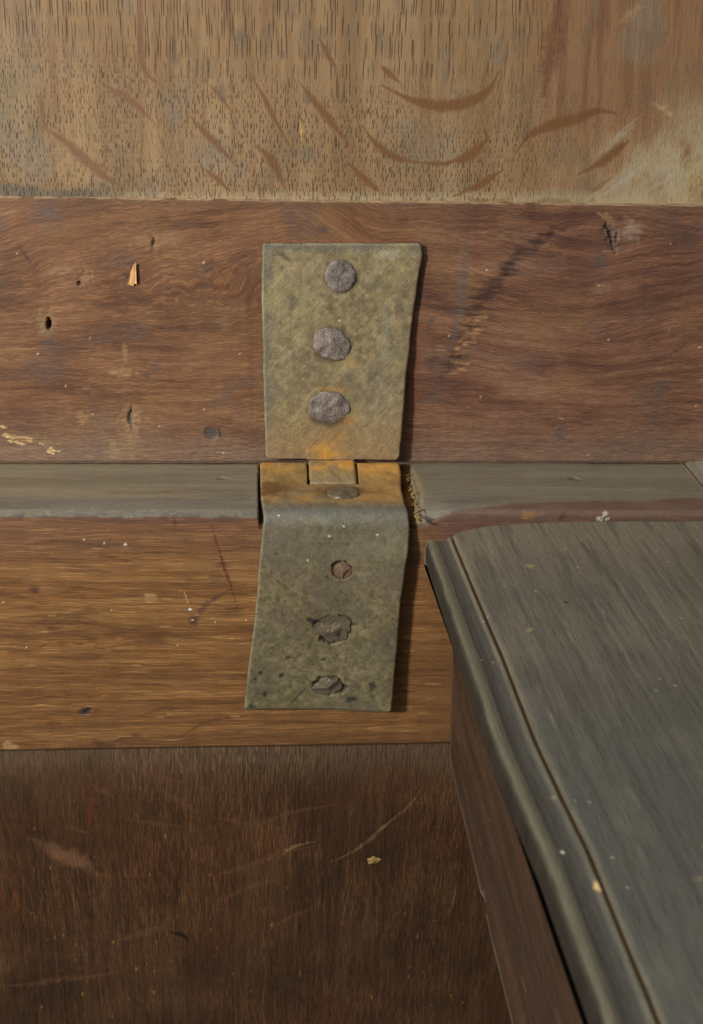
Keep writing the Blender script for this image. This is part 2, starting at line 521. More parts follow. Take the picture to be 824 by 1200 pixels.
# ------------------------------------------------------------------ LID PANEL
def lid_panel():
    s = Surf(XS_, np.concatenate([np.arange(80, 150, STEP), np.arange(151, 185, 3.0)]), 0)
    U, V = s.U, s.V
    s.along = V + 0.6 * (fbm(U * .05, V * .05, 5) - .5)
    s.across = U + 1.6 * (fbm(U * .03, V * .03, 6) - .5) + 0.06 * (V - 86) * ss(40, 110, U)
    t = 0.45 * fbm(s.across * .12, s.along * .012, 20, 4) + .35 * fbm(s.across * .5, s.along * .03, 21, 3) + .2 * fbm(U * .06, V * .06, 22)
    t = ss(.25, .75, t)
    s.tint = lut(t, [(0, L(117, 92, 62)), (.5, L(128, 102, 71)), (1, L(137, 112, 81))])
    rt = ss(62, 98, U + 5 * (fbm(U * .08, V * .05, 23) - .5))
    up = ss(93, 116, V - 10 * (fbm(U * .05, V * .05, 24) - .5))
    s.wash(rt * (.35 + .65 * up), L(121, 88, 62), .75)
    s.wash(ss(.5, .75, fbm(s.across * .25, s.along * .018, 26)) * rt * up, L(92, 62, 44), .6)
    s.wash(ss(.52, .72, fbm(s.across * .6, s.along * .02, 27)) * up, L(104, 76, 50), .45)
    s.wash(ss(.55, .8, fbm(U * .045, V * .045, 28)), L(120, 98, 72), .5)
    gy = ss(-60, -84, U) * ss(.35, .6, fbm(U * .04, V * .06, 29))
    s.wash(gy, L(112, 98, 74), .7)
    s.wash(ss(.55, .75, fbm(U * .07 + 3, V * .07, 39, 5)), L(112, 100, 84), .55)
    s.wash(ss(.58, .75, fbm(U * .22 + 3, V * .12, 42, 4)), L(96, 82, 64), .4)
    lo = 1 - ss(112, 128, V + .12 * (U - 20) * (U < 20) - 12 * (fbm(U * .04, V * .05, 30) - .5))
    s.plen = 1 - lo
    s.pore = (.7 + .75 * fbm(U * .05, V * .05, 31)) * (1 - .7 * rt)
    s.pore *= ss(.28, .45, fbm(U * .035 + 9, V * .05, 32)) * .6 + .5
    s.fib = .25 * fbm(U * .1, V * .1, 33)
    s.rough = .46 + .2 * fbm(U * .1, V * .1, 34)
    fl = L(101, 68, 41)
    F = dict(col=fl, alpha=.86, pore=0.08, fib=0, rough=.38, edge=.26, efreq=1.2, soft=.6, h=-.04, brk=.0)
    for pts, w in (
        ([(-36.75, 151.05), (-37.01, 144.13), (-37.29, 129.97), (-35.71, 123.46), (-30.62, 119.56)], 1.3), ([(-51.65, 122.73), (-46.61, 118.83), (-41.99, 116.62), (-37.42, 112.67), (-33.59, 108.94)], 1.25),
        ([(-69.32, 108.44), (-62.44, 104.17), (-56.11, 98.60), (-49.69, 93.22), (-42.62, 88.82)], 1.8), ([(-68.33, 119.07), (-68.46, 113.41), (-68.30, 107.94)], 1.0),
        ([(-23.21, 111.68), (-18.55, 106.69), (-14.11, 102.41), (-8.04, 95.79)], 1.35), ([(-5.20, 125.16), (0.00, 116.62), (3.97, 109.19), (9.33, 100.38)], 1.0),
        ([(10.45, 121.52), (15.77, 115.39), (21.15, 109.19), (27.15, 102.41)], 1.5), ([(25.39, 98.34), (32.26, 92.19), (38.35, 87.52)], 1.3),
        ([(-2.66, 102.91), (2.67, 97.83), (7.29, 88.04)], 1.5), ([(-20.08, 96.55), (-14.78, 92.70), (-9.72, 88.04)], 1.1), ([(-17.25, 120.78), (-13.64, 117.36), (-10.02, 112.42)], .9),
        ([(15.98, 134.73), (19.45, 128.77), (22.93, 123.94)], 1.0), ([(34.83, 126.36), (38.05, 123.70), (41.82, 120.78)], 1.1),
        ([(36.09, 120.30), (45.16, 116.13), (54.45, 114.40), (62.28, 115.39), (68.63, 118.58), (71.39, 123.94)], 2.2),
        ([(30.43, 108.44), (35.12, 102.91), (41.94, 98.85), (48.14, 97.58)], 1.2), ([(47.34, 97.58), (56.18, 97.32), (59.62, 97.83)], .8),
        ([(56.70, 97.58), (64.58, 99.87), (70.06, 105.43)], 1.9), ([(59.43, 87.26), (67.84, 90.89), (75.03, 95.53)], 1.4),
        ([(78.66, 100.63), (82.27, 105.43), (87.87, 108.19), (96.89, 110.68), (103.26, 112.92), (109.16, 111.93)], 2.0),
        ([(98.50, 93.99), (104.86, 97.32), (110.28, 101.65), (113.73, 104.17)], 1.8), ([(102.58, 88.04), (106.33, 90.89), (109.58, 93.22)], 1.1)):
        s.stroke(pts, w * 1.15, **F)
    s.stroke([(87.85, 146.45), (87.62, 134.73), (86.29, 126.36), (86.02, 117.36)], 5.0, col=L(92, 58, 38), alpha=.7, soft=1.0, edge=.5)
    s.stroke([(102.12, 148.76), (101.81, 137.10), (101.24, 127.57)], 3.0, col=L(98, 66, 46), alpha=.5, soft=1.0)
    s.stroke([(-11.40, 151.05), (-11.26, 141.79), (-9.83, 131.16)], 1.6, col=L(96, 72, 48), alpha=.7, soft=.8)
    for c, r in (([(-7.48, 133.54)], 2.6), ([(-12.57, 118.58)], 2.0), ([(-27.26, 127.57)], 2.0), ([(5.19, 128.77)], 1.7), ([(-71.69, 104.93)], 1.3)):
        s.blob(c[0], r, r * 1.7, col=L(84, 78, 70), alpha=.55, soft=.9, edge=.6)
    s.wash(ss(92, 128, U - .5 * (V - 86) + 14 * (fbm(U * .05, V * .04, 48) - .5)) * (1 - ss(98, 128, V)), L(158, 144, 116), .75 * ss(.3, .62, fbm(U * .16, V * .1, 43, 5)))  # pale sheen towards the right, painted into the tint
    # rubbed pale corner low on the right, its sheen painted in
    s.blob([(136.58, 92.19)][0], 7, 13, col=L(152, 136, 98), alpha=.75, soft=1.1, rot=-.5, edge=.9, efreq=.9)
    for pts, w in (([(105.38, 87.00), (114.06, 93.99), (122.69, 100.38), (129.72, 107.94)], 5.0), ([(117.66, 85.96), (125.11, 91.41), (132.18, 99.11)], 5.0), ([(101.60, 97.83), (108.81, 105.43), (114.87, 110.44)], 2.5)):
        s.stroke(pts, w * 1.4, col=L(146, 130, 104), alpha=.3, soft=1.3, edge=.9, efreq=.35)
        for q in range(7):
            dx, dv = random.uniform(-3, 3), random.uniform(-2.5, 2.5)
            s.stroke([(x + dx, v + dv) for x, v in pts[:3]], w * .14, col=L(150, 142, 124), alpha=.28, soft=1, edge=.9, efreq=1.1)
    s.stroke([(119.56, 115.39), (123.75, 113.41), (128.08, 110.44)], 1.4, col=L(164, 136, 92), alpha=.6, edge=1.1, efreq=1.3, soft=1)
    s.stroke([(106.64, 137.57), (110.64, 140.86), (113.80, 142.26)], 2.4, col=L(152, 122, 86), alpha=.5, soft=1.2, edge=1.0)
    s.stroke([(11.09, 110.44), (11.69, 104.17)], .6, col=L(176, 138, 84), alpha=.8)
    # dirt caught along the foot of the panel
    e = 86.2 + 1.2 * ss(-60, -100, U)
    dl = (V - e)
    s.wash((1 - ss(.5, 2.2 + 3.5 * fbm(U * .15, V * .3, 36), dl)) * ss(.3, .5, fbm(U * .25, V * .5, 37)), L(150, 136, 108), .55)
    s.wash((1 - ss(2, 6.5, dl + 5 * (fbm(U * .12, V * .3, 38) - .5))) * (1 - ss(-58, -36, U)), L(84, 76, 62), .9)
    s.h += .25 * (fbm(U * .05, V * .04, 40) - .5) + .05 * (fbm(s.across * 1.2, s.along * .1, 41) - .5)
    o0 = LO - 3 * LNn
    P = o0 + U[..., None] * np.array([1, 0, 0]) + V[..., None] * LVv + s.h[..., None] * LNn
    root_fix(slab('lid_panel', s, P, -9 * LNn, M_PANEL, lid), lid)


lid_panel()


# ------------------------------------------------------------------ LID RAIL
def lid_rail():
    TOP = 87.6
    vs = np.concatenate([[-.2, 0, .15], np.arange(.4, TOP - .5, STEP), [TOP - .25, TOP - .08, TOP]])
    s = Surf(XS_, vs, 0)
    U, V = s.U, s.V
    kc = [(109.10, 76.77)][0]
    bowl = 7.5 * np.exp(-((U - 98) / 34) ** 2) * ss(0, 45, V) * (1 - ss(60, 86, V))
    dk = np.hypot((U - kc[0]) / 2.2, V - kc[1])
    knot = 4.5 * np.exp(-(dk / 9) ** 2) * np.sign(V - kc[1] + .01)
    a = V + bowl * .9 - knot + 3.5 * (fbm(U * .018, V * .03, 50) - .5) + 1.6 * (fbm(U * .09, V * .09, 51) - .5) * (1 + 1.2 * ss(50, 100, U)) - (.17 * (U + 90) - 5 * (fbm(U * .03, V * .03, 49) - .5)) * ss(48, 72, V) * (1 - ss(5, 40, U))
    s.along = U.copy(); s.across = a
    R = ss(38, 62, U + 8 * (fbm(U * .05, V * .05, 52) - .5))
    t = .34 * fbm(a * .22, U * .02, 53, 4) + .3 * fbm(a * .9, U * .06, 54, 3) + .36 * fbm(a * .1, U * .06, 55, 4)
    t = ss(.27, .72, t)
    c1 = lut(t, [(0, L(83, 55, 38)), (.45, L(102, 70, 47)), (.8, L(112, 79, 54)), (1, L(122, 91, 64))])
    c2 = lut(t, [(0, L(76, 50, 40)), (.45, L(101, 69, 52)), (.8, L(112, 80, 61)), (1, L(120, 90, 70))])
    s.tint = c1 * (1 - R[..., None]) + c2 * R[..., None]
    # darker wavy latewood lines on the right
    ln = ss(.62, .8, fbm(a * .33, U * .016, 57, 3)) * R
    s.wash(ln, L(72, 48, 39), .36)
    s.wash(ss(.55, .75, fbm(U * .05, V * .06, 58)), L(120, 90, 60), .4)
    s.wash(ss(.58, .78, fbm(U * .07 + 30, V * .09, 59)), L(84, 68, 60), .5)
    # grey film that thickens towards the ledge
    s.wash((1 - ss(0, 24, V + 12 * (fbm(U * .04, V * .06, 60) - .5))) * .9, L(104, 84, 70), .5)
    s.wash((1 - ss(0, 11, V + 7 * (fbm(U * .06, V * .1, 61) - .5))), L(112, 94, 80), .5)
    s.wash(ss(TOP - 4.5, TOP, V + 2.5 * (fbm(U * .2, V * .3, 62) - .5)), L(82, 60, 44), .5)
    s.wash(ss(TOP - .7, TOP - .25, V) * ss(.3, .5, fbm(U * .2, V, 63)), L(142, 122, 92), .7)
    s.fib = .5 + .5 * fbm(U * .04, V * .05, 64)
    s.pore = .3 + .4 * fbm(U * .05, V * .05, 65)
    s.plen = fbm(U * .05, V * .05, 66)
    s.rough = .44 + .25 * fbm(U * .08, V * .08, 67)
    B = s.blob; S = s.stroke
    pale = L(142, 112, 76); grey = L(72, 66, 64); blk = L(22, 17, 13)
    # slots and dents left by old nails
    B([(-71.79, 48.03)][0], 5, 4.5, col=L(120, 98, 70), alpha=.6, edge=.7, soft=.9, h=-.5)
    S([(-70.53, 50.25), (-70.43, 47.47), (-70.88, 44.95)], .9, col=blk, alpha=1, h=-2.2, edge=.15, soft=.4)
    B([(-57.63, 62.59)][0], 2.6, 4.2, col=pale, alpha=.6, edge=.8, efreq=.9, h=-.3, soft=.9)
    S([(-59.61, 61.51), (-60.00, 59.60)], .8, col=blk, alpha=.9, h=-.8)
    B([(-35.29, 73.86)][0], 2.0, 4.5, col=L(128, 98, 64), alpha=.6, edge=.8, efreq=.9, h=-.3, soft=.9)
    S([(-35.23, 75.71), (-35.63, 72.00)], .7, col=L(48, 32, 22), alpha=.9, h=-.5)
    B([(-43.87, 63.41)][0], 3.0, 1.6, col=L(70, 46, 30), alpha=.8)
    B([(-45.78, 31.33)][0], 5.5, 1.8, col=pale, alpha=.7, edge=.8, efreq=.8)
    B([(-46.04, 38.47)][0], 1.3, 4.0, col=pale, alpha=.5, edge=.8, efreq=.8)
    B([(-44.98, 16.46)][0], 5.0, 6.5, col=pale, alpha=.7, edge=.6, efreq=.8, h=-.3, soft=1)
    S([(-44.58, 19.41), (-45.01, 15.87), (-44.59, 12.01)], 1.3, col=L(92, 84, 76), alpha=.95, h=-.9)
    B([(-44.74, 8.42)][0], 3.5, 6, col=L(128, 102, 72), alpha=.6, edge=.9, efreq=.6)
    B([(-61.31, 16.46)][0], 2.4, 3.2, col=pale, alpha=.5, edge=.8, efreq=.9)
    B([(-51.00, 3.91)][0], 3.0, 4, col=L(130, 110, 76), alpha=.5, edge=.8, efreq=.9)
    for q, r in (([(-71.14, 41.01)], 1.8), ([(-53.15, 42.42)], 1.4), ([(-39.03, 30.46)], 1.5), ([(54.22, 48.86)], 1.7), ([(132.23, 27.00)], 2.5), ([(99.67, 10.52)], 3.4)):
        B(q[0], r, r, col=grey, alpha=.75, soft=.9, edge=.5, efreq=.7)
    B([(-17.86, 10.82)][0], 3.0, 2.6, col=L(70, 66, 64), alpha=.85, soft=.5, edge=.25, h=-.4)
    S([(-15.23, 12.90), (-15.01, 8.42)], .6, col=L(36, 26, 20), alpha=.9)
    B([(18.38, 78.35)][0], 3.2, 2.2, col=L(70, 58, 56), alpha=.7, soft=1)
    B([(8.08, 82.54)][0], 3, 3, col=L(72, 62, 62), alpha=.5, soft=1)
    B([(-68.65, 82.54)][0], 9, 7, col=L(88, 78, 74), alpha=.55, soft=1.1, edge=.6)
    B([(-19.16, 65.30)][0], 5, 4, col=L(84, 66, 56), alpha=.5, soft=1)
    B([(-13.36, 48.03)][0], 4, 3.5, col=L(120, 94, 68), alpha=.5, soft=1, edge=.9, efreq=.7)
    S([(-78.79, 73.06), (-76.35, 69.33), (-74.34, 66.91)], .7, col=L(70, 46, 42), alpha=.8)
    # pale scrape at the left edge
    for k in range(16):
        x = random.uniform(-8, 56); y = 503 + .34 * (x + 8) + random.uniform(-6, 7)
        q = PXR(x, y)
        S([q, (q[0] + random.uniform(2, 5), q[1] - random.uniform(.5, 1.6))], random.uniform(.25, .55), col=L(196, 168, 116), alpha=.85, edge=.5, efreq=1.5)
    S([(-89.30, 10.52), (-80.79, 8.72), (-69.36, 6.92)], 3.0, col=L(140, 112, 76), alpha=.4, soft=1, edge=.8)
    # chattering chisel mark right of the hinge: alternating dark and pale nicks on a slanting track
    tr = crom([(93.16, 79.40), (84.81, 72.53), (76.78, 63.41), (69.82, 52.47), (65.73, 42.42), (62.23, 30.46)], 9)
    for k in range(135):
        f = random.random() ** .9
        q = tr[min(len(tr) - 1, int(f * len(tr)))] + np.array([random.uniform(-2.2, 2.2), random.uniform(-.9, .9)])
        w = (1.6 + 3.2 * math.sin(min(1, f * 1.1) * math.pi * .8)) * random.uniform(.4, 1.1)
        if f < .6 or random.random() < .55:
            S([(q[0] - w, q[1] + random.uniform(0, .7)), (q[0] + w, q[1])], random.uniform(.6, 1.15), col=L(54, 37, 34) if f < .7 else L(66, 47, 40),
              alpha=random.uniform(.35, .75), edge=.45, efreq=.9, h=-.1, soft=.8)
        else:
            S([(q[0] - w * .2, q[1] + random.uniform(0, .4)), (q[0] + w * .9, q[1])], random.uniform(.5, .9), col=L(142, 110, 76), alpha=random.uniform(.4, .8),
              edge=.45, efreq=.9, h=.08, soft=.8)
    S([(63.46, 79.40), (63.86, 63.95), (62.92, 47.47), (59.16, 34.76)], 2.6, col=L(84, 76, 74), alpha=.6, soft=1.1, edge=.5)
    B([(54.93, 34.76)][0], 8, 3, col=L(62, 46, 44), alpha=.6, soft=1, edge=.6)
    # knot and torn grain below the panel corner
    S([(108.28, 82.02), (109.91, 76.77), (112.17, 70.93)], 3.4, col=L(78, 66, 62), alpha=.8, soft=.9, edge=.7, h=-.5)
    S([(107.52, 81.50), (109.47, 78.35), (110.30, 75.71), (111.23, 72.00)], .6, col=blk, alpha=.9, edge=.8, efreq=1.2, h=-.7)
    S([(111.91, 78.35), (111.86, 76.24), (111.85, 73.86)], .5, col=L(40, 32, 30), alpha=.8, edge=.7, h=-.4)
    S([(104.75, 84.88), (108.14, 83.32), (111.14, 80.45)], 1.5, col=L(136, 106, 74), alpha=.6, edge=.9, efreq=1.2)
    B([(115.57, 79.40)][0], 6, 5, col=L(140, 122, 104), alpha=.55, soft=1, edge=.9, efreq=.6)
    B([(107.11, 67.18)][0], 3.5, 6, col=L(76, 68, 68), alpha=.55, soft=1, edge=.7)
    B([(109.04, 59.06)][0], 3.5, 2.2, col=L(134, 106, 80), alpha=.6, soft=1, edge=.9, efreq=.9)
    S([(141.14, 43.27), (132.16, 36.76), (123.96, 34.76)], 1.2, col=L(70, 48, 44), alpha=.6, soft=1, edge=.5)
    for k in range(60):
        q = PXR(random.uniform(0, 820), random.uniform(246, 535))
        c = L(70, 48, 40) if random.random() < .6 else L(136, 104, 72)
        S([q, (q[0] + random.uniform(1, 4), q[1] + random.uniform(-.4, .4))], random.uniform(.25, .5), col=c, alpha=.6, edge=.5)
    for k in range(26):
        q = PXR(random.uniform(0, 820), random.uniform(246, 535))
        B(q, .32, .32, col=L(200, 180, 150), alpha=.8, edge=.2)
    for pts in ([(-6.52, 72.53), (-4.96, 58.51), (-4.50, 36.19), (-4.06, 3.91)],):
        S(pts, 2.2, mul=(.72, .7, .7), alpha=.6, soft=1.2)  # soft shade left of the upper leaf, multiplied into the rail tint
    S([(46.35, 69.33), (49.26, 41.86), (50.01, 12.90)], 3.0, col=L(96, 56, 40), alpha=.5, soft=1.2, edge=.4)  # reddish shadow right of the upper leaf, painted on the rail
    # worn arrises and gentle unevenness
    s.h += .35 * (fbm(U * .04, V * .05, 70) - .5) + .16 * (fbm(a * .7, U * .05, 71) - .5)
    er = np.minimum(V, TOP - V)
    s.h -= .7 * (1 - ss(0, .8, er))
    P = LO + U[..., None] * np.array([1, 0, 0]) + (V + (.35 * (fbm(U * .12, U * 0, 72) - .5) + (U + 83) * -.0115) * ss(60, TOP, V))[..., None] * LVv + s.h[..., None] * LNn
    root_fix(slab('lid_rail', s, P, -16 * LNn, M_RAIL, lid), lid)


def PXR(x, y):
    return (-77.4227 + 0.250652 * x + -0.024331 * y + 0.000073523 * x * y + 0.000001974 * y * y, 142.9442 + -0.000000 * x + -0.223157 * y + 0.000000000 * x * y + -0.000073904 * y * y)


lid_rail()


# ------------------------------------------------------------------ CHEST BACK RAIL (dusty ledge + inner face, with the hinge notch)
NX0, NX1 = -1.9, 48.2


def back_rail():
    ZB = -90.0
    face = np.concatenate([[ZB, ZB + .12], np.arange(ZB + .4, -3.0, STEP)])
    top = np.concatenate([np.arange(-3.0, 38.2, STEP), [38.4]])
    vs = np.concatenate([face, top])
    xs = np.concatenate([XS_[XS_ < 142.6], [142.85]])
    s = Surf(xs, vs, 0)
    U, V = s.U, s.V
    # --- inner face
    a = V + 3.0 * (fbm(U * .015, V * .03, 80) - .5) + 1.2 * (fbm(U * .06, V * .1, 81) - .5)
    s.along = U.copy(); s.across = a + np.where(V > -3, 40, 0)
    t = .45 * fbm(a * .25, U * .012, 82, 4) + .4 * fbm(a * 1.0, U * .03, 83, 3) + .15 * fbm(U * .06, V * .06, 84)
    t = ss(.27, .72, t)
    s.tint = lut(t, [(0, L(96, 65, 37)), (.4, L(111, 77, 44)), (.75, L(122, 87, 51)), (1, L(132, 97, 60))])
    # short wavy dark figure
    fg = ss(.6, .74, fbm(a * .42 + .1 * U * .3, U * .085, 85, 3)) * ss(.35, .6, fbm(U * .03, V * .05, 86))
    s.wash(fg, L(78, 52, 33), .65)
    fg2 = ss(.63, .78, fbm(a * .5 + 20, U * .07, 87, 3))
    s.wash(fg2, L(138, 103, 64), .35)
    up = ss(-28, -3, V + 14 * (fbm(U * .03, V * .06, 88) - .5))
    s.wash(up, L(98, 70, 54), .65)
    s.wash(ss(.5, .7, fbm(a * .35, U * .02, 89)) * up, L(78, 54, 44), .6)
    s.wash(ss(48, 60, U), L(98, 68, 42), .5)  # shadowed stretch between hinge and till, darkened in the tint
    s.wash(ss(50, 60, U) * ss(-16, -5, V), L(94, 70, 60), .85)
    s.wash(ss(-90 + 10, -90, V + 4 * (fbm(U * .1, V * .1, 90) - .5)), L(92, 64, 40), .5)
    s.fib = np.where(V < -2, .5 + .5 * fbm(U * .04, V * .06, 91), .2) * (1 - .5 * ss(46, 56, U))
    s.pore = np.where(V < -2, .3, .25)
    s.plen = fbm(U * .05, V * .05, 92)
    s.rough = .46 + .2 * fbm(U * .08, V * .08, 93)
    S = s.stroke; B = s.blob
    S([(-16.79, -3.56), (-15.06, -10.77), (-12.53, -20.58), (-10.44, -27.48), (-8.86, -34.48)], .65, col=L(84, 40, 28), alpha=.9, edge=.9, efreq=1.4)
    S([(-24.02, -41.29), (-22.83, -38.68), (-17.96, -32.56), (-10.98, -27.48)], 1.6, col=L(78, 52, 46), alpha=.75, soft=.9, edge=.7)
    B([(-23.12, -39.33)][0], 2.2, 3.4, col=L(66, 42, 40), alpha=.75, soft=.8)
    S([(-26.09, -27.48), (-24.38, -34.81)], .35, col=L(168, 134, 90), alpha=.7)
    S([(-28.40, 0.00), (-27.79, -5.35)], .5, col=L(70, 44, 40), alpha=.7)
    B([(-37.49, -30.65)][0], 3.4, 2.0, col=L(150, 116, 78), alpha=.7, edge=.7)
    B([(-74.18, -27.79)][0], 2.0, 1.6, col=L(80, 48, 42), alpha=.8)
    B([(-60.99, -74.58)][0], 3.4, 1.6, col=L(58, 48, 42), alpha=.9, rot=.3, edge=.4, h=-.3)
    S([(-62.81, -75.65), (-58.55, -72.82)], .5, col=L(26, 20, 18), alpha=.9)
    B([(-72.42, -79.20)][0], 4.5, 1.5, col=L(84, 56, 32), alpha=.8, edge=.5)
    B([(-56.03, -87.86)][0], 6, 2, col=L(76, 52, 32), alpha=.8, rot=-.35, edge=.5)
    B([(-47.03, -84.95)][0], 6, 1.6, col=L(84, 58, 36), alpha=.75, rot=.25, edge=.5)
    B([(-88.47, -87.86)][0], 3, 2.5, col=L(140, 112, 78), alpha=.7, edge=.6)
    for pts in ([(-43.69, -77.06), (-33.36, -73.53), (-24.70, -74.94)], [(-29.42, -85.68), (-20.45, -79.56), (-5.82, -76.35)], [(-81.69, -48.54), (-76.21, -50.20), (-69.75, -47.21)], [(-68.92, -30.65), (-60.42, -27.48), (-49.47, -28.11)],
                [(-53.63, -50.20), (-39.39, -47.54), (-25.38, -49.54)], [(-86.30, -38.68), (-72.29, -37.71), (-55.52, -36.42)], [(-78.13, -11.98), (-64.51, -10.16), (-51.19, -11.98)], [(-5.85, -81.35), (11.68, -79.56), (32.17, -80.63)]):
        S(pts, .9, col=L(84, 56, 34), alpha=.65, edge=.6)
    for k in range(110):
        q = PXF(random.uniform(0, 525), random.uniform(610, 868))
        c = L(82, 54, 34) if random.random() < .55 else L(160, 124, 80)
        S([q, (q[0] + random.uniform(2, 8), q[1] + random.uniform(-.3, .3))], random.uniform(.2, .42), col=c, alpha=.6, edge=.4)
    for k in range(9):
        B(PXF(random.uniform(0, 290), random.uniform(610, 860)), .33, .33, col=L(220, 190, 150), alpha=.9, edge=.2)
    B([(-43.88, -11.37)][0], .5, .5, col=L(235, 220, 190), alpha=1); B([(-24.12, -35.13)][0], .6, .6, col=L(240, 225, 195), alpha=1)
    # coloured scuffs on the face above the till lid
    B([(82.89, -0.89)][0], 3, 2.6, col=L(150, 100, 54), alpha=.7, edge=.7)
    S([(91.97, -3.56), (93.88, 0.59)], 1.2, col=L(60, 36, 30), alpha=.8)
    wa, wb = [(107.19, 4.11)][0], [(103.73, -1.77)][0]
    scuff = []
    for k in range(22):
        f = random.random()
        scuff.append((wa[0] + (wb[0] - wa[0]) * f + random.gauss(0, .9), -.4 - 4.2 * f + random.gauss(0, .9), random.uniform(.2, .55)))
    # --- ledge: a felt of grey dust
    le = ss(-3.2 + 1.0, -1.2, V + 1.2 * (fbm(U * .18, V * .2, 94) - .5))
    rr = ss(48, 50, U)
    bound = np.where(U > 48, np.interp(U, [48, 56, 78, 142], [-3.0, -1.0, 5.0, 10.5]) + 1.5 * (fbm(U * .12, V * 0, 95) - .5), -1.6)
    s.wash(rr * ss(-6, 0, V) * fbm(U * .1, V * .3, 79), L(104, 92, 80), .7)
    le = le * (1 - rr) + rr * ss(-.7, 1.4, V - bound + 2.0 * (fbm(U * .2, V * .4, 99) - .5))
    td = ss(.2, .8, .6 * fbm(U * .02, V * .25, 96, 4) + .4 * fbm(U * .05, V * .9, 97, 3))
    dust = lut(td, [(0, L(100, 92, 74)), (.5, L(112, 103, 84)), (1, L(121, 112, 93))])
    bl = (1 - ss(9, 12.5, V + 1.6 * (fbm(U * .08, V * .2, 98) - .5))) * (1 - rr * ss(62, 85, U))
    dust = dust * (1 - bl[..., None] * .75) + lut(td, [(0, L(84, 82, 74)), (1, L(108, 104, 94))]) * bl[..., None] * .75
    dust = dust * (1 - rr[..., None] * .25) + L(106, 103, 92) * rr[..., None] * .25
    s.tint = s.tint * (1 - le[..., None] * .93) + dust * le[..., None] * .93
    s.fib *= (1 - .7 * le)
    s.rough = s.rough * (1 - le) + .62 * le
    ed = np.exp(-((V + 1.5) / 1.3) ** 2) * (U < 48) * ss(.4, .62, fbm(U * .22, V * .4, 100))
    s.wash(ed, L(76, 60, 54), .75)
    s.wash(ss(.62, .7, fbm(U * .8, V * .9, 101)) * (1 - ss(0, 9, V)) * le, L(138, 128, 110), .3)
    s.wash(ss(36.5, 38.4, V + .8 * (fbm(U * .2, V * 0, 102) - .5)), L(56, 46, 38), .8)
    S([(-16.12, 25.26), (-14.17, 25.95), (-11.01, 24.57)], .9, col=L(58, 50, 40), alpha=.85, edge=.4, h=-.5)
    S([(100.53, 24.57), (102.96, 25.26), (104.59, 23.88)], 1.1, col=L(44, 38, 32), alpha=.95, edge=.4, h=-1.0)
    B([(102.33, 23.88)][0], 3.0, 2.0, col=L(80, 72, 62), alpha=.5, soft=1)
    B([(-3.27, 10.61)][0], 3.5, 9, col=L(122, 112, 104), alpha=.5, soft=1, edge=.6)
    S([(-77.02, 28.74), (-53.83, 25.95), (-31.33, 28.03)], 1.2, col=L(98, 90, 76), alpha=.5, soft=1)
    S([(58.03, 15.82), (91.64, 17.80), (135.18, 15.16)], 1.0, col=L(120, 117, 108), alpha=.5, soft=1)
    S([(50.2, 36), (50.6, 20), (49.8, 2)], 1.5, col=L(132, 118, 84), alpha=.75, edge=.5)
    for x, v, r in scuff:
        B((x, v), r, r * 1.5, col=L(172, 168, 158), alpha=.85, edge=.6, efreq=1.2)
    # --- shape
    sag = 0.9 * (fbm(U * .03, V * 0 + 3, 103) - .5)
    s.h += .3 * (fbm(U * .05, V * .06, 104) - .5) + .14 * (fbm(a * .8, U * .05, 105) - .5) * (V < -2)
    s.h += .25 * (fbm(U * .5, V * .5, 106) - .5) * np.exp(-((V + .5) / 2.2) ** 2)
    r = 2.6 + 0 * U
    r = np.where(U > 48, 1.8 + 2.4 * (1 - ss(48, 60, U)), r)
    y = np.where(V < -r, 0.0, np.where(V > r * .57, V, 0)); z = np.where(V < -r, V, 0.0); ny = np.where(V < -r, -1.0, 0.0); nz = np.where(V < -r, 0.0, 1.0)
    q = (V >= -r) & (V <= r)
    th = (V + r) / (2 * r) * (math.pi / 2)
    y = np.where(q, r - r * np.cos(th), np.where(V > r, V, y)); z = np.where(q, -r + r * np.sin(th), z)
    ny = np.where(q, -np.cos(th), ny); nz = np.where(q, np.sin(th), nz)
    # worn lower arris
    lo = 1 - ss(0, .9, V - ZB)
    y = y + .8 * lo + s.h * ny
    z = z + s.h * nz + sag * (V > -20) + np.where(V < -40, (1 - ss(-89, -60, V)) * (U - 30) * .021, 0)
    # the corner of the right-hand stretch is broken away by the hinge
    brk = (1 - ss(48.2, 58, U)) * (U > 48.2) * (1 - ss(0, 14, V)) * ss(-9, -3, V)
    z = z - 2.2 * brk; 
    # hinge notch
    # slightly crooked saw cuts: the notch bottom lies 4.5 mm down
    cut = (U > NX0) & (U < NX1)
    z = np.where(cut, np.minimum(z, -4.5 + 0 * z), z)
    z = np.where(cut & (V > 36.6), -.25, z)
    ci = np.where(cut & (V > -6))
    s.tint[ci] = L(70, 46, 26)
    s.tint[np.where(cut & (V > 14))] = L(96, 66, 28)
    xw = U + .8 * (fbm(V * .15, U * 0 + 7, 107) - .5) * (np.abs(U - NX0) < 3) * (V > -8) + 1.0 * (fbm(V * .3, U * 0 + 9, 108) - .5) * (np.abs(U - NX1) < 3) * (V > -8)
    xw = xw + .045 * (15 - np.clip(V, 0, 38)) * (np.abs(U - NX1) < 1.5) * (V > -8) * -1
    P = np.stack([xw, y, z], -1)
    nu, nv = U.shape
    # close the section: bottom and back rows
    extra = np.stack([np.stack([xs, xs * 0 + 38.4, xs * 0 - 20], -1), np.stack([xs, xs * 0 + 26, xs * 0 - 20.5], -1), np.stack([xs, xs * 0 + 26, xs * 0 + ZB - .5], -1)], 1)
    PP = np.concatenate([P, extra], 1)
    n2 = nv + 3
    f = grid_faces(nu, n2, False)
    i = np.arange(nu - 1)
    wrap = np.stack([i * n2 + n2 - 1, (i + 1) * n2 + n2 - 1, (i + 1) * n2, i * n2], 1)
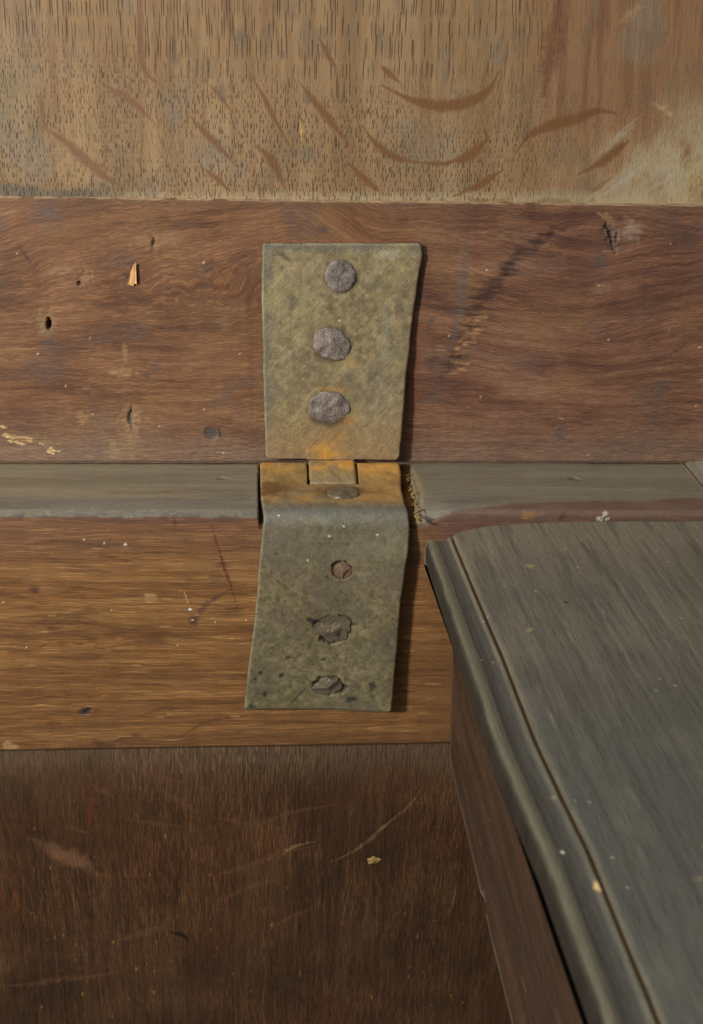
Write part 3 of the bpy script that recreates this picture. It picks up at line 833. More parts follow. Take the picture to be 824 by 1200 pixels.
    caps = [list(range(n2))[::-1], list((nu - 1) * n2 + np.arange(n2))]
    at = s_attrs(s)
    out = {}
    for k, (ty, arr) in at.items():
        arr = arr.reshape(nu, nv, -1)
        arr = np.concatenate([arr, np.repeat(arr[:, :1], 3, 1)], 1).reshape(nu * n2, -1)
        out[k] = (ty, arr)
    root_fix(raw_mesh('back_rail', PP.reshape(-1, 3), np.vstack([f, wrap]), caps, M_FACE, chest, out), chest)


def PXF(x, y):
    return (-62.6670 + 0.198694 * x + -0.031270 * y + 0.000110393 * x * y + -0.000002001 * y * y, 129.1297 + -0.000000 * x + -0.137594 * y + -0.000000000 * x * y + -0.000129461 * y * y)


back_rail()


# ------------------------------------------------------------------ CHEST BACK PANEL
def back_panel():
    s = Surf(XS_, np.concatenate([np.arange(-330, -250, 3.0), np.arange(-250, -84, .5)]), 0)
    U, V = s.U, s.V
    s.along = V + .8 * (fbm(U * .03, V * .03, 110) - .5)
    s.across = U + 2.0 * (fbm(U * .02, V * .02, 111) - .5)
    t = .25 * fbm(s.across * .15, s.along * .02, 112, 4) + .35 * fbm(s.across * .9, s.along * .04, 113, 3) + .4 * fbm(U * .05, V * .05, 114, 4)
    t = ss(.27, .73, t)
    s.tint = lut(t, [(0, L(52, 34, 20)), (.5, L(66, 44, 26)), (1, L(80, 56, 35))])
    s.wash(ss(.45, .7, fbm(U * .03, V * .03, 115)), L(74, 46, 27), .5)
    top = ss(-128, -94, V + 14 * (fbm(U * .04, V * .05, 116) - .5))
    s.wash(top, L(88, 66, 46), .6)
    s.wash(ss(-112, -95, V + 6 * (fbm(U * .06, V * .06, 117) - .5)), L(104, 86, 68), .45)
    s.fib = .75 * ss(.3, .6, fbm(U * .03, V * .03, 118)) + .2
    s.pore = .7 + 0 * U
    s.plen = .6 + 0 * U
    s.rough = .44 + .2 * fbm(U * .06, V * .06, 119)
    S = s.stroke; B = s.blob
    fl = L(96, 66, 45)
    F = dict(col=fl, alpha=.55, pore=.3, fib=.2, rough=.36, edge=.45, soft=.9, brk=.5)
    for pts, w in (([(-87.09, -136.91), (-81.69, -140.19), (-73.24, -145.58), (-65.77, -152.72), (-57.34, -156.54)], 5.2), ([(-81.10, -144.33), (-72.00, -150.19)], 4.0), ([(-49.85, -96.95), (-44.14, -103.75), (-36.74, -109.11), (-29.15, -111.05)], 3.4),
                   ([(-36.95, -114.15), (-30.37, -120.03), (-24.30, -125.19)], 3.2), ([(-50.63, -127.99), (-40.72, -130.00), (-29.81, -131.62)], 1.8), ([(-62.93, -111.43), (-57.96, -115.32), (-54.40, -117.67)], 1.8),
                   ([(-72.13, -131.21), (-67.60, -133.65), (-64.52, -134.46)], 1.8), ([(-22.45, -125.99), (-3.13, -130.41), (9.34, -124.79), (27.91, -120.82)], 1.7), ([(-22.52, -155.26), (-11.23, -152.72), (6.36, -144.33), (18.38, -141.02)], 2.0),
                   ([(-59.99, -189.63), (-49.78, -185.54), (-34.61, -178.79)], 2.6), ([(-109.20, -213.46), (-95.51, -212.98), (-83.33, -210.12), (-67.90, -208.22), (-54.12, -204.45)], 2.4),
                   ([(-19.60, -169.94), (-6.47, -161.25), (6.45, -156.97)], 2.0), 
                   ([(-3.33, -187.80), (9.87, -176.57), (22.86, -169.94)], 1.4), ):
        S(pts, w, **F)
    B([(-73.88, -145.58)][0], 12, 5.0, col=L(106, 76, 54), alpha=.75, rot=-.46, edge=.5, efreq=.25, soft=.6, pore=.2, fib=.2)
    S([(-62.24, -110.27), (-63.48, -123.99), (-65.12, -134.05)], 1.6, col=L(92, 44, 26), alpha=.7, soft=1)
    S([(-94.53, -161.25), (-95.15, -174.35)], 1.8, col=L(106, 60, 28), alpha=.6, soft=1)
    S([(23.98, -149.34), (30.24, -145.16), (36.41, -140.19), (43.91, -131.21), (52.17, -122.01), (57.71, -111.43)], 1.0, col=L(118, 92, 64), alpha=.65, edge=.9, efreq=1.4, h=-.2, brk=.6)
    S([(6.37, -145.16), (11.09, -141.02), (18.97, -138.55)], 1.0, col=L(120, 92, 64), alpha=.7, edge=.6)
    S([(-37.78, -184.18), (-31.87, -185.99), (-29.35, -190.54)], 1.4, col=L(22, 18, 16), alpha=.9, edge=.5)
    S([(-33.37, -152.72), (-33.32, -169.94)], 1.0, col=L(36, 24, 16), alpha=.8)
    S([(29.80, -183.28), (31.03, -169.94), (32.87, -156.97)], .35, col=L(110, 86, 62), alpha=.6); S([(70.47, -177.90), (71.86, -169.94), (72.83, -156.97)], .5, col=L(110, 86, 66), alpha=.6)
    # pale crumbs caught in the open pores
    for k in range(150):
        x = random.uniform(-90, 95) ; v = -118 - 118 * random.random() ** .75
        if fbm(np.array([x * .04]), np.array([v * .04]), 120)[0] < .45:
            continue
        S([(x, v), (x + random.uniform(-.2, .2), v - random.uniform(.8, 2.6))], random.uniform(.2, .42), col=L(134, 98, 48), alpha=random.uniform(.4, .8), edge=.5)
    for k in range(12):
        S([(random.uniform(-90, 60), random.uniform(-235, -190)), ] * 1 + [(0, 0)], .01, col=None) if False else None
    for q in ([(-90.13, -225.57)], [(-58.99, -189.63)], [(2.97, -180.13)], [(-50.71, -203.98)], [(-73.03, -218.27)], [(-44.51, -216.82)]):
        B(q[0], .5, 1.5, col=L(150, 116, 56), alpha=.7, edge=.6, efreq=1.2)
    s.h += .3 * (fbm(U * .04, V * .04, 121) - .5) + .15 * (fbm(s.across * 1.0, s.along * .08, 122) - .5)
    P = np.stack([U, 6 - s.h, V], -1)
    root_fix(slab('back_panel', s, P, (0, 8, 0), M_DARK, chest), chest)


back_panel()


# ------------------------------------------------------------------ TILL SIDE (a board of the chest) and end post
def till_side():
    s = Surf(np.concatenate([np.arange(-186, -120, .55), np.arange(-120, .6, .55)]), np.arange(-98, -10.2, .55), 0)
    U, V = s.U, s.V
    s.along = U.copy(); s.across = V + 2 * (fbm(U * .03, V * .03, 130) - .5)
    t = .5 * fbm(s.across * .2, s.along * .015, 131, 4) + .3 * fbm(s.across * .8, s.along * .03, 132, 3) + .2 * fbm(U * .05, V * .05, 133)
    t = ss(.27, .73, t)
    s.tint = lut(t, [(0, L(48, 35, 25)), (.5, L(59, 43, 31)), (1, L(70, 52, 38))])
    s.wash(ss(.5, .72, fbm(U * .04, V * .05, 134)), L(66, 45, 33), .5)
    s.wash(1 - ss(-96.5, -92.5, V + 3 * (fbm(U * .1, V * .1, 135) - .5)), L(92, 80, 68), .65)
    s.wash(ss(-5, -.5, U + 2 * (fbm(U * .1, V * .1, 136) - .5)), L(88, 74, 60), .6)
    s.fib = .4 + 0 * U; s.pore = .4 + 0 * U; s.plen = .5 + 0 * U
    s.rough = .48 + .2 * fbm(U * .06, V * .06, 137)
    s.blob((-66, -96), 6, 3.4, col=L(70, 80, 92), alpha=.8, edge=.6, h=-.9)
    for k in range(40):
        q = (random.uniform(-180, -5), random.uniform(-96, -20))
        s.stroke([q, (q[0] + random.uniform(2, 7), q[1] + random.uniform(-.3, .3))], .35, col=L(118, 92, 72) if k % 2 else L(48, 32, 24), alpha=.6)
    s.h += .3 * (fbm(U * .05, V * .05, 138) - .5) + .12 * (fbm(s.across * .9, s.along * .05, 139) - .5)
    e = np.minimum(V + 98, 9)
    s.h -= .9 * (1 - ss(0, 1.2, e))
    x = 62.6 + (V + 60) * -.055 - s.h
    P = np.stack([x, U - .15, V], -1)
    root_fix(slab('till_side', s, P, (9, 0, 0), M_DARK, chest, flip=True), chest)


till_side()


def end_post():
    us = np.concatenate([np.arange(143.9, 165, .45), np.arange(165, 298, 3.0)])
    s = Surf(us, np.concatenate([np.arange(-200, -30, 3.0), np.arange(-30, 40.6, .45)]), 0)
    U, V = s.U, s.V
    t = fbm(U * .8, V * .05, 140, 4)
    s.along = V.copy(); s.across = U.copy()
    s.tint = lut(ss(.3, .7, t), [(0, L(104, 98, 84)), (1, L(134, 128, 112))])
    s.wash(1 - ss(144, 145.6, U), L(90, 76, 60), .7)
    s.wash(ss(36, 40, V + 2 * (fbm(U * .2, V * .2, 141) - .5)), L(152, 142, 122), .6)
    s.h = .5 * (fbm(U * .2, V * .15, 142) - .5) - .8 * (1 - ss(0, 1.2, U - 143.9))
    P = np.stack([U + .4 * (fbm(V * .2, U * 0, 143) - .5), V, 1.2 + s.h], -1)
    root_fix(slab('end_board', s, P, (0, 0, -300), M_DUSTY, chest), chest)


end_post()


# ------------------------------------------------------------------ TILL LID
def till_lid():
    ZT = -2.3
    prof = [(.8, -9.6), (.2, -8.8), (0, -7.6), (-.1, -4.6), (-.05, -3.2), (.35, -2.2), (1.2, -1.55), (2.2, -1.35), (3.2, -1.45), (4.4, -1.7),
            (6.0, -1.55), (7.2, -1.05), (8.0, -.5), (8.5, -.25), (9.0, -.25), (9.25, -.8), (9.5, -1.3), (9.8, -1.2), (10.1, -.5), (10.6, -.15), (11.4, 0), (13, 0)]
    pr = np.array(prof)
    dl = np.concatenate([[0], np.cumsum(np.hypot(*np.diff(pr, axis=0).T))])
    L0 = dl[-1]
    vs = np.concatenate([np.arange(0, L0, .28), np.arange(L0, L0 + 85, .5)])
    us = np.concatenate([np.arange(0, 200, .5)])
    s = Surf(us, vs, 0)
    U, V = s.U, s.V
    d = np.where(V < L0, np.interp(V, dl, pr[:, 0]), 13 + V - L0)
    zz = np.where(V < L0, np.interp(V, dl, pr[:, 1]), 0.0)
    # outline of the back end: rounded towards the moulded corner
    yb = np.interp(d, [0, 3, 8.5, 9.6, 10.6, 13, 20, 28, 42, 56, 95], [-11.0, -10.9, -11.3, -11.0, -10.0, -8.0, -4.9, -2.6, -1.3, -0.8, -0.35])
    yb = yb + .5 * (fbm(d * .4, U * 0, 150) - .5) - .25
    y = yb - U
    x0 = np.interp(-y, [10, 60, 112, 130, 145, 178, 215], [49.0, 50.1, 51.4, 52.8, 54.1, 55.3, 56.5])
    xg = x0 + 13 * np.interp(-y, [10, 78, 183], [.79, .93, .9])
    x = np.where(d < 13, x0 + (xg - x0) * d / 13, xg + (d - 13) * (143.3 - xg) / (d.max() - 13))
    slant = .30
    s.along = U.copy(); s.across = d + .8 * (fbm(U * .02, V * .03, 151) - .5)
    t = .22 * fbm(s.across * .25, s.along * .008, 152, 4) + .5 * fbm(s.across * 1.1, s.along * .018, 153, 3) + .28 * fbm(U * .05, V * .05, 154, 4)
    t = ss(.27, .73, t)
    s.tint = lut(t, [(0, L(82, 79, 70)), (.5, L(90, 85, 75)), (1, L(100, 95, 83))])
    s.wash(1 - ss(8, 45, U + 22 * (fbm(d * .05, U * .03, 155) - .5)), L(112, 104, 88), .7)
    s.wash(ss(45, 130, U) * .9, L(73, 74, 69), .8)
    s.wash(ss(.55, .75, fbm(d * .09, U * .06, 156, 4)), L(100, 96, 82), .3)
    s.wash(ss(.6, .72, fbm(s.across * .8, s.along * .04, 157, 3)), L(66, 64, 60), .45)
    s.pore = .35 + .5 * fbm(d * .06, U * .04, 158); s.plen = .5 + 0 * U
    s.fib = .3 + 0 * U
    s.rough = .5 + .2 * fbm(d * .1, U * .05, 159)
    s.spk = .8 + 0 * U
    # moulding: dark edge, rubbed olive round, dark hollow, groove
    n = 1.4 * (fbm(U * .12, d * .4, 160) - .5)
    s.wash((1 - ss(-2.2, -1.6, zz + n * .4)) * (d < 1.6), L(38, 34, 28), .95)
    s.wash(np.exp(-((d - 1.9 + n * .6) / 1.3) ** 2) * (zz > -2.6), L(86, 81, 64), .85)
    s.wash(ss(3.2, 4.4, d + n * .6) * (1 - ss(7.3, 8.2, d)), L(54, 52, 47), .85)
    s.wash(np.exp(-((d - 8.7) / .5) ** 2), L(90, 85, 66), .7)
    s.wash(np.exp(-((d - 9.55) / .45) ** 2), L(82, 58, 28), .95)
    s.wash(np.exp(-((d - 10.5) / .5) ** 2), L(88, 83, 66), .4)
    s.wash((1 - ss(.3, 1.6, U + .8 * (fbm(d * .5, U * .4, 161) - .5))) * (d < 9), L(120, 112, 96), .8)
    B = s.blob; S = s.stroke
    def at(y_, d_):
        return (y_, L0 - 13 + d_)
    for (u, dd, r) in ((28, 29, 1.6), (60, 20, 1.4), (118, 6.5, 1.3), (143, 7.5, 1.8), (150, 30, 1.4)):
        B(at(u, dd), r, r, col=L(140, 128, 92), alpha=.7, edge=.7, soft=.9)
    B(at(143, 7.5), 1.6, 1.1, col=L(176, 150, 106), alpha=.9, edge=.5)
    B(at(133, 3.0), .7, .7, col=L(190, 188, 170), alpha=.9, edge=.3)
    B(at(49, 34), .8, .6, col=L(36, 34, 32), alpha=.9)
    for k in range(60):
        u = random.uniform(3, 160); dd = random.uniform(13, 80)
        c = L(66, 64, 60) if random.random() < .65 else L(122, 118, 104)
        S([at(u, dd), at(u + random.uniform(3, 16), dd + random.uniform(-.2, .2))], random.uniform(.3, .6), col=c, alpha=.4, soft=1, edge=.5)
    for k in range(40):
        B(at(random.uniform(3, 160), random.uniform(2, 80)), .3, .3, col=L(170, 168, 155), alpha=.7, edge=.3)
    s.h = .3 * (fbm(d * .06, U * .03, 162) - .5) + .14 * (fbm(s.across * .7, s.along * .04, 163) - .5) - .8 * (1 - ss(0, .9, U))
    s.h = np.where(V < L0 * .55, s.h * .5, s.h)
    P = np.stack([x, y, ZT + zz + s.h], -1)
    root_fix(slab('lid_board', s, P, (0, 0, 0), None, till, flip=True), till) if False else None
    # underside follows at a constant depth
    nu, nv = U.shape
    Pf = P.reshape(-1, 3)
    f = grid_faces(nu, nv, True)
    idx = np.arange(nu * nv).reshape(nu, nv)
    ring = np.concatenate([idx[:-1, 0], idx[-1, :-1], idx[:0:-1, -1], idx[0, :0:-1]])
    Bk = Pf[ring].copy(); Bk[:, 2] = ZT - 10.4
    n0 = nu * nv; m = len(ring); k = np.arange(m); k2 = (k + 1) % m
    side = np.stack([ring[k2], n0 + k2, n0 + k, ring[k]], 1)
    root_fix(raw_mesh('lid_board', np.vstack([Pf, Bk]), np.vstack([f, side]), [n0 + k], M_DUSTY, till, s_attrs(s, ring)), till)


till_lid()


# ------------------------------------------------------------------ HINGE
def brass_base(s, seed, lo=L(107, 94, 68), mid=L(121, 107, 78), hi=L(134, 120, 91)):
    U, V = s.U, s.V
    t = .35 * fbm(U * .12, V * .12, seed, 5) + .65 * fbm(U * .7, V * .7, seed + 5, 4)
    s.tint = lut(ss(.28, .72, t), [(0, lo), (.5, mid), (1, hi)])
    ang = .85
    s.along = U * math.cos(ang) + V * math.sin(ang); s.across = -U * math.sin(ang) + V * math.cos(ang)
    s.fib = .55 + .6 * fbm(U * .1, V * .1, seed + 9)
    s.pore = .35 + .5 * ss(.4, .7, fbm(U * .15, V * .15, seed + 11))
    s.rough = .46 + .25 * fbm(U * .15, V * .15, seed + 13)


def upper_leaf():
    top, bot = 73.4, 2.4
    us = np.linspace(0, 1, 150)
    vs = np.concatenate([[bot, bot + .12], np.arange(bot + .35, top - .3, .36), [top - .12, top]])
    Lp = np.array([(0.58, 0.09), (0.14, 13.82), (-0.34, 31.22), (-0.82, 53.29), (-0.82, 61.71), (-0.54, 73.43)]); Rp = np.array([(45.28, 0.09), (45.86, 13.82), (46.61, 31.22), (47.95, 49.17), (49.35, 63.06), (50.25, 69.73), (49.67, 73.43)])
    xl = np.interp(vs, Lp[:, 1], Lp[:, 0]); xr = np.interp(vs, Rp[:, 1], Rp[:, 0])
    # small waver of the sheared edges, rounded corners
    xl = xl + .35 * (fbm(vs * .25, vs * 0, 170) - .5); xr = xr + .35 * (fbm(vs * .25, vs * 0 + 4, 171) - .5)
    cr = 1.9
    k = np.clip((cr - (vs - bot)) / cr, 0, 1); ins = cr * (1 - np.sqrt(np.clip(1 - k * k, 0, 1)))
    xl = xl + ins; xr = xr - ins
    k = np.clip((1.2 - (top - vs)) / 1.2, 0, 1); ins = 1.2 * (1 - np.sqrt(np.clip(1 - k * k, 0, 1)))
    xr = xr - ins; xl = xl + ins * .3
    s = Surf(us * 50, vs, 0)
    W = (xr - xl)[None, :]
    X = xl[None, :] + us[:, None] * W
    s.U = X; 
    s.us = np.linspace(X.min(), X.max(), 150)
    V = s.V
    brass_base(s, 172)
    U = X
    s.win = lambda u0, u1, v0, v1: (slice(0, 150), slice(0, len(vs)))
    S = s.stroke; B = s.blob
    s.wash(ss(.5, .72, fbm(U * .1, V * .08, 180)), L(112, 102, 80), .5)
    s.wash(ss(.58, .7, fbm(U * .35, V * .35, 181, 4)), L(92, 85, 68), .35)
    s.wash((1 - ss(.8, 4.5, U - xl[None, :] + 3 * (fbm(U * .2, V * .2, 182) - .5))), L(98, 96, 80), .7)
    s.wash(ss(top - 4.5, top, V + 2 * (fbm(U * .2, V * .2, 183) - .5)), L(96, 92, 80), .8)
    s.wash(ss(.55, .75, fbm(U * .09 + 4, V * .09, 184)), L(132, 122, 84), .5)
    # rust creeping up from the knuckles
    s.wash(1 - ss(4, 26, V + 14 * (fbm(U * .1, V * .1, 185) - .5)), L(128, 104, 72), .75)
    s.wash((1 - ss(0, 9, V + 5 * (fbm(U * .15, V * .15, 186) - .5))), L(120, 104, 84), .6)
    B([(20.97, 4.31)][0], 9.5, 7.5, col=L(176, 128, 52), alpha=.9, soft=1.3, edge=.5)
    B([(25.15, 10.27)][0], 8, 5.0, col=L(142, 108, 62), alpha=.6, soft=1.2, edge=.6)
    B([(21.97, 26.06)][0], 7, 2.6, col=L(156, 112, 48), alpha=.7, soft=1.1, edge=.5)
    B([(27.57, 16.17)][0], 6, 3.5, col=L(152, 110, 58), alpha=.6, soft=1.1, edge=.6)
    B([(27.35, 35.76)][0], 5, 2.2, col=L(140, 108, 66), alpha=.7, soft=1, edge=.6)
    for c, a_, b_ in (([(8.77, 55.21)], 4.2, 5), ([(34.34, 60.63)], 2.6, 3), ([(35.89, 30.65)], 3.5, 4.5), ([(27.49, 30.07)], 2.6, 3), ([(21.08, 28.36)], 2.0, .9),
                      ([(1.90, 64.40)], 2.0, 4), ([(43.08, 53.57)], 2.2, 4), ([(9.76, 36.89)], 2, 5), ([(4.32, 69.73)], 4, 1.4)):
        B(c[0], a_, b_, col=L(84, 80, 70), alpha=.65, soft=1, edge=.8, efreq=.7)
    B([(39.18, 69.73)][0], 6.5, 2.4, col=L(148, 138, 118), alpha=.7, soft=1, edge=.9, efreq=.6)
    B([(25.97, 57.38)][0], 6.0, 2.0, col=L(136, 128, 102), alpha=.7, soft=1, edge=.9, efreq=.6)
    S([(38.27, 57.66), (39.17, 48.07), (39.13, 34.06), (38.55, 26.92)], 1.6, col=L(116, 116, 98), alpha=.6, soft=1, edge=.7)
    S([(2.70, 71.85), (5.94, 69.73), (9.21, 67.34)], .7, col=L(72, 68, 60), alpha=.8, edge=.6)
    B([(24.25, 49.17)][0], .45, .45, col=L(222, 212, 180), alpha=1, edge=.1)
    for k in range(40):
        x = random.uniform(1, 48); v = random.uniform(6, 70); a_ = random.choice((.8, .9, 2.3, .1))
        l_ = random.uniform(2, 8)
        S([(x, v), (x + l_ * math.cos(a_), v + l_ * math.sin(a_))], .2, col=L(152, 140, 106), alpha=.55, soft=1, edge=.2)
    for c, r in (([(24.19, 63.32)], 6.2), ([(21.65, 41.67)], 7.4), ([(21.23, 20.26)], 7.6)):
        B((c[0][0] + .25, c[0][1] - .3), r * 1.06, r * 1.0, mul=(.34, .32, .3), alpha=.85, soft=.35, edge=.15)  # contact shade round the nail heads, multiplied into the tint
    # form: edges rolled, sheet slightly dished, bottom stands off the rail
    du = np.minimum(U - xl[None, :], xr[None, :] - U); dv = np.minimum(V - bot, top - V); dv = np.where((U > KX[2] - .3) & (U < KX[3] + .3) & (V < 20), 5.0, dv)
    e = np.minimum(du, dv)
    s.wash(1 - ss(.05, .5, e + .4 * (fbm(U * .8, V * .8, 187) - .5)), L(150, 144, 122), .6 * ss(.35, .6, fbm(U * .3, V * .3, 191)))
    off = np.interp(V, [0, 30, 73], [3.7, 3.0, 2.2]) + 1.1 * ss(.6, 1, us[:, None]) * (1 - ss(5, 55, V))
    s.h += .5 * (fbm(U * .07, V * .07, 188) - .5) + .16 * (fbm(U * .4, V * .4, 189) - .5) - .5 * (1 - ss(0, .55, e)) ** 2
    P = LO + X[..., None] * np.array([1, 0, 0]) + V[..., None] * LVv + (off + s.h)[..., None] * LNn
    o = shell('upper_leaf', s, P, np.broadcast_to(-2.1 * LNn, P.shape), M_BRASS, hinge)
    root_fix(o, hinge)
    return o


def offs(v):
    return float(np.interp(v, [0, 30, 73], [3.7, 3.0, 2.2]))


BY, BZ = 29.0, -1.2
KX = [-1.41, 14.13, 14.83, 30.23, 30.94, 45.21]


def tab(parent):
    """The tongue of the upper leaf that lies between the two prongs of the lower one."""
    pp = np.array([(33.4, 3.0), (32.9, 3.5), (32.0, 3.62), (30, 3.4), (26, 2.45), (22.5, 1.6), (20.6, 1.2), (19.75, .75), (19.6, .1), (20.2, -.5), (21.5, -.7)])
    ln = np.concatenate([[0], np.cumsum(np.hypot(*np.diff(pp, axis=0).T))])
    vs = np.linspace(0, ln[-1], 60)
    y = np.interp(vs, ln, pp[:, 0]); z = np.interp(vs, ln, pp[:, 1])
    for _ in range(4):
        y[1:-1] = .25 * y[:-2] + .5 * y[1:-1] + .25 * y[2:]; z[1:-1] = .25 * z[:-2] + .5 * z[1:-1] + .25 * z[2:]
    ty = np.gradient(y); tz = np.gradient(z); q = np.hypot(ty, tz)
    ny, nz = tz / q, -ty / q
    us = np.linspace(KX[2], KX[3], 50)
    s = Surf(us, vs, 0)
    brass_base(s, 250)
    U, V = s.U, s.V
    s.wash(.5 + 0 * U, L(132, 110, 72), 1.3)
    s.wash(ss(.4, .7, fbm(U * .15, V * .2, 270)) * (1 - ss(4, 10, V)), L(178, 130, 56), .8)
    s.wash(ss(.5, .75, fbm(U * .3 + 9, V * .3, 272)), L(116, 100, 78), .6)
    s.wash(ss(9, 13, V), L(122, 106, 84), .5)
    e = np.minimum(U - us[0], us[-1] - U)
    s.h = .3 * (fbm(U * .15, V * .2, 274) - .5) - .5 * (1 - ss(0, .8, e)) ** 2
    P = np.stack([U, y[None, :] + s.h * ny[None, :], z[None, :] + s.h * nz[None, :]], -1)
    nn = np.broadcast_to(np.stack([0 * ny, ny, nz], -1)[None], P.shape)
    o = shell('knuckle', s, P, -nn * 1.4, M_BRASS, parent, flip=True)
    o.location = (0, 0, 0)
    return o


def lower_leaf():
    path = [(33.6, -.6), (33.6, 1.2), (33.2, 2.3), (32.2, 3.0), (30.8, 3.0), (27, 2.1), (23, 1.1), (19, .6), (15, .45), (10, .45), (4, .35)]
    for k in range(1, 10):
        a_ = math.radians(90 + 90 * k / 9)
        path.append((2.2 + 4.9 * math.cos(a_), -4.55 + 4.9 * math.sin(a_)))
    path += [(-2.75, -12), (-2.9, -25), (-3.0, -45), (-3.4, -60), (-3.9, -72.2)]
    pp = np.array(path)
    ln = np.concatenate([[0], np.cumsum(np.hypot(*np.diff(pp, axis=0).T))])
    tot = ln[-1]
    vs = np.concatenate([np.arange(0, tot - .4, .36), [tot - .2, tot - .06, tot]])
    y = np.interp(vs, ln, pp[:, 0]); z = np.interp(vs, ln, pp[:, 1])
    # smooth the sampled path
    for _ in range(14):
        y[1:-1] = .25 * y[:-2] + .5 * y[1:-1] + .25 * y[2:]; z[1:-1] = .25 * z[:-2] + .5 * z[1:-1] + .25 * z[2:]
    ty = np.gradient(y); tz = np.gradient(z); q = np.hypot(ty, tz); ty /= q; tz /= q
    ny, nz = tz, -ty                      # outward normal
    # up on the ledge, forward on the face
    key = np.where(y > 1, y, 100 + 0 * y)
    LT = np.array([(-0.26, -1.81), (-0.81, 6.17), (-1.38, 15.82), (-1.42, 25.95)]); RT = np.array([(44.90, -1.81), (44.49, 6.17), (44.49, 15.82), (45.33, 25.95)]); LF = np.array([(-7.21, -74.17), (-4.78, -51.91), (-2.75, -32.99), (-1.34, -13.09), (-0.13, 0.92)]); RF = np.array([(42.42, -74.17), (42.93, -67.20), (43.24, -50.91), (43.75, -29.19), (44.98, -12.18), (45.37, -4.98), (44.77, 0.92)])
    zb = -72.2

    def edge(T, Fp):
        a_ = np.interp(y, T[:, 1], T[:, 0]); b_ = np.interp(z, Fp[:, 1], Fp[:, 0])
        w = ss(-2.4, 3, y)
        return a_ * w + b_ * (1 - w)
    xl = edge(LT, LF); xr = edge(RT, RF)
    xl = xl + .35 * (fbm(vs * .2, vs * 0, 200) - .5); xr = xr + .35 * (fbm(vs * .2, vs * 0 + 5, 201) - .5)
    k = np.clip((1.0 - (tot - vs)) / 1.0, 0, 1); ins = 1.0 * (1 - np.sqrt(np.clip(1 - k * k, 0, 1)))
    xl = xl + ins * .6; xr = xr - ins
    us = np.linspace(0, 1, 140)
    s = Surf(us * 50, -vs[::-1], 0)
    # rows ordered from the far end to the foot; keep v as the distance along the strap
    s.V = np.broadcast_to(vs[None, :], (140, len(vs))).copy()
    X = xl[None, :] + us[:, None] * (xr - xl)[None, :]
    s.U = X; U = X; V = s.V
    s.win = lambda a_, b_, c_, d_: (slice(0, 140), slice(0, len(vs)))
    brass_base(s, 202, L(97, 87, 62), L(110, 100, 72), L(122, 112, 83))
    Z = np.broadcast_to(z[None, :], U.shape); Y = np.broadcast_to(y[None, :], U.shape)
    S0 = s.stroke; B0 = s.blob

    def tv(v):                            # face height -> distance along the strap
        return float(np.interp(-v, -z[y < 0], vs[y < 0]))

    def tl(v):                            # ledge depth -> distance along the strap
        return float(np.interp(-v, -y[z > -3], vs[z > -3]))

    def B(c, *a_, **k_):
        B0((c[0], tv(c[1])), *a_, **k_)

    def S(p, *a_, **k_):
        S0([(c[0], tv(c[1])) for c in p], *a_, **k_)
    s.wash(ss(.5, .72, fbm(U * .1, V * .1, 210)), L(88, 80, 66), .55)
    s.wash(ss(.5, .66, fbm(U * .12 + 7, V * .12, 211, 4)) * ss(-45, -15, Z), L(104, 92, 76), .6)
    s.wash(ss(.55, .7, fbm(U * .3, V * .3, 212, 4)) * (1 - ss(-60, -30, Z)), L(84, 80, 58), .4)
    s.wash(ss(.62, .7, fbm(U * .9, V * .9, 213, 3)), L(66, 62, 48), .35)
    bend = np.exp(-((V - tl(0.0)) / 5.2) ** 2)
    s.wash(bend * (.55 + .6 * fbm(U * .2, V * .3, 224)), L(96, 96, 90), .9)
    s.wash(ss(tl(0) + 4, tl(0) + 9, V) * (1 - ss(tl(0) + 10, tl(0) + 26, V + 7 * (fbm(U * .1, V * .1, 214) - .5))), L(106, 99, 84), .5)
    lg = 1 - ss(tl(9), tl(3), V + 1.5 * (fbm(U * .15, V * .15, 215) - .5))
    rust = lut(ss(.3, .7, fbm(U * .15, V * .15, 216)), [(0, L(112, 94, 64)), (.6, L(132, 109, 72)), (1, L(148, 114, 66))])
    s.tint = s.tint * (1 - .9 * lg[..., None]) + rust * .9 * lg[..., None]
    s.wash((1 - ss(tl(20), tl(13), V + 3 * (fbm(U * .12, V * .15, 217) - .5))), L(134, 108, 66), .6)
    s.wash((1 - ss(tl(15), tl(11), V)) * ss(.42, .7, fbm(U * .13, V * .2, 223)), L(112, 84, 46), .7)
    s.wash((1 - ss(tl(30), tl(18), V)) * ss(.3, .6, fbm(U * .16, V * .2, 222)), L(172, 126, 58), .6)
    s.wash((1 - ss(tl(32), tl(20), V)) * ss(KX[4] - 1, KX[4] + 6, U) * ss(.35, .6, fbm(U * .2, V * .2, 221)), L(176, 132, 62), .6)  # orange rust of the right prong, with its bright gleam painted in
    # darker brown patches beside the left knuckle and round the ledge nail
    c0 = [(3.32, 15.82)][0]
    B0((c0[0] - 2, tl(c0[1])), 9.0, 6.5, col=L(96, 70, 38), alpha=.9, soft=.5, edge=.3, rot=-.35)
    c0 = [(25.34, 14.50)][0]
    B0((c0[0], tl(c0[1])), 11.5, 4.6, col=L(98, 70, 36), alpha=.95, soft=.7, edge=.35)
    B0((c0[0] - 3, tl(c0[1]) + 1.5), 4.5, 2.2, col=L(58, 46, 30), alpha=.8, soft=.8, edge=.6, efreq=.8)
    s.fib *= .6
    # scratches, pits and spots on the face
    S([(-0.54, -18.28), (5.43, -22.92), (12.29, -28.24)], .45, col=L(128, 106, 88), alpha=.8, edge=.4)
    S([(2.16, -20.44), (9.53, -26.04), (16.99, -30.77)], .4, col=L(124, 102, 84), alpha=.7, edge=.4)
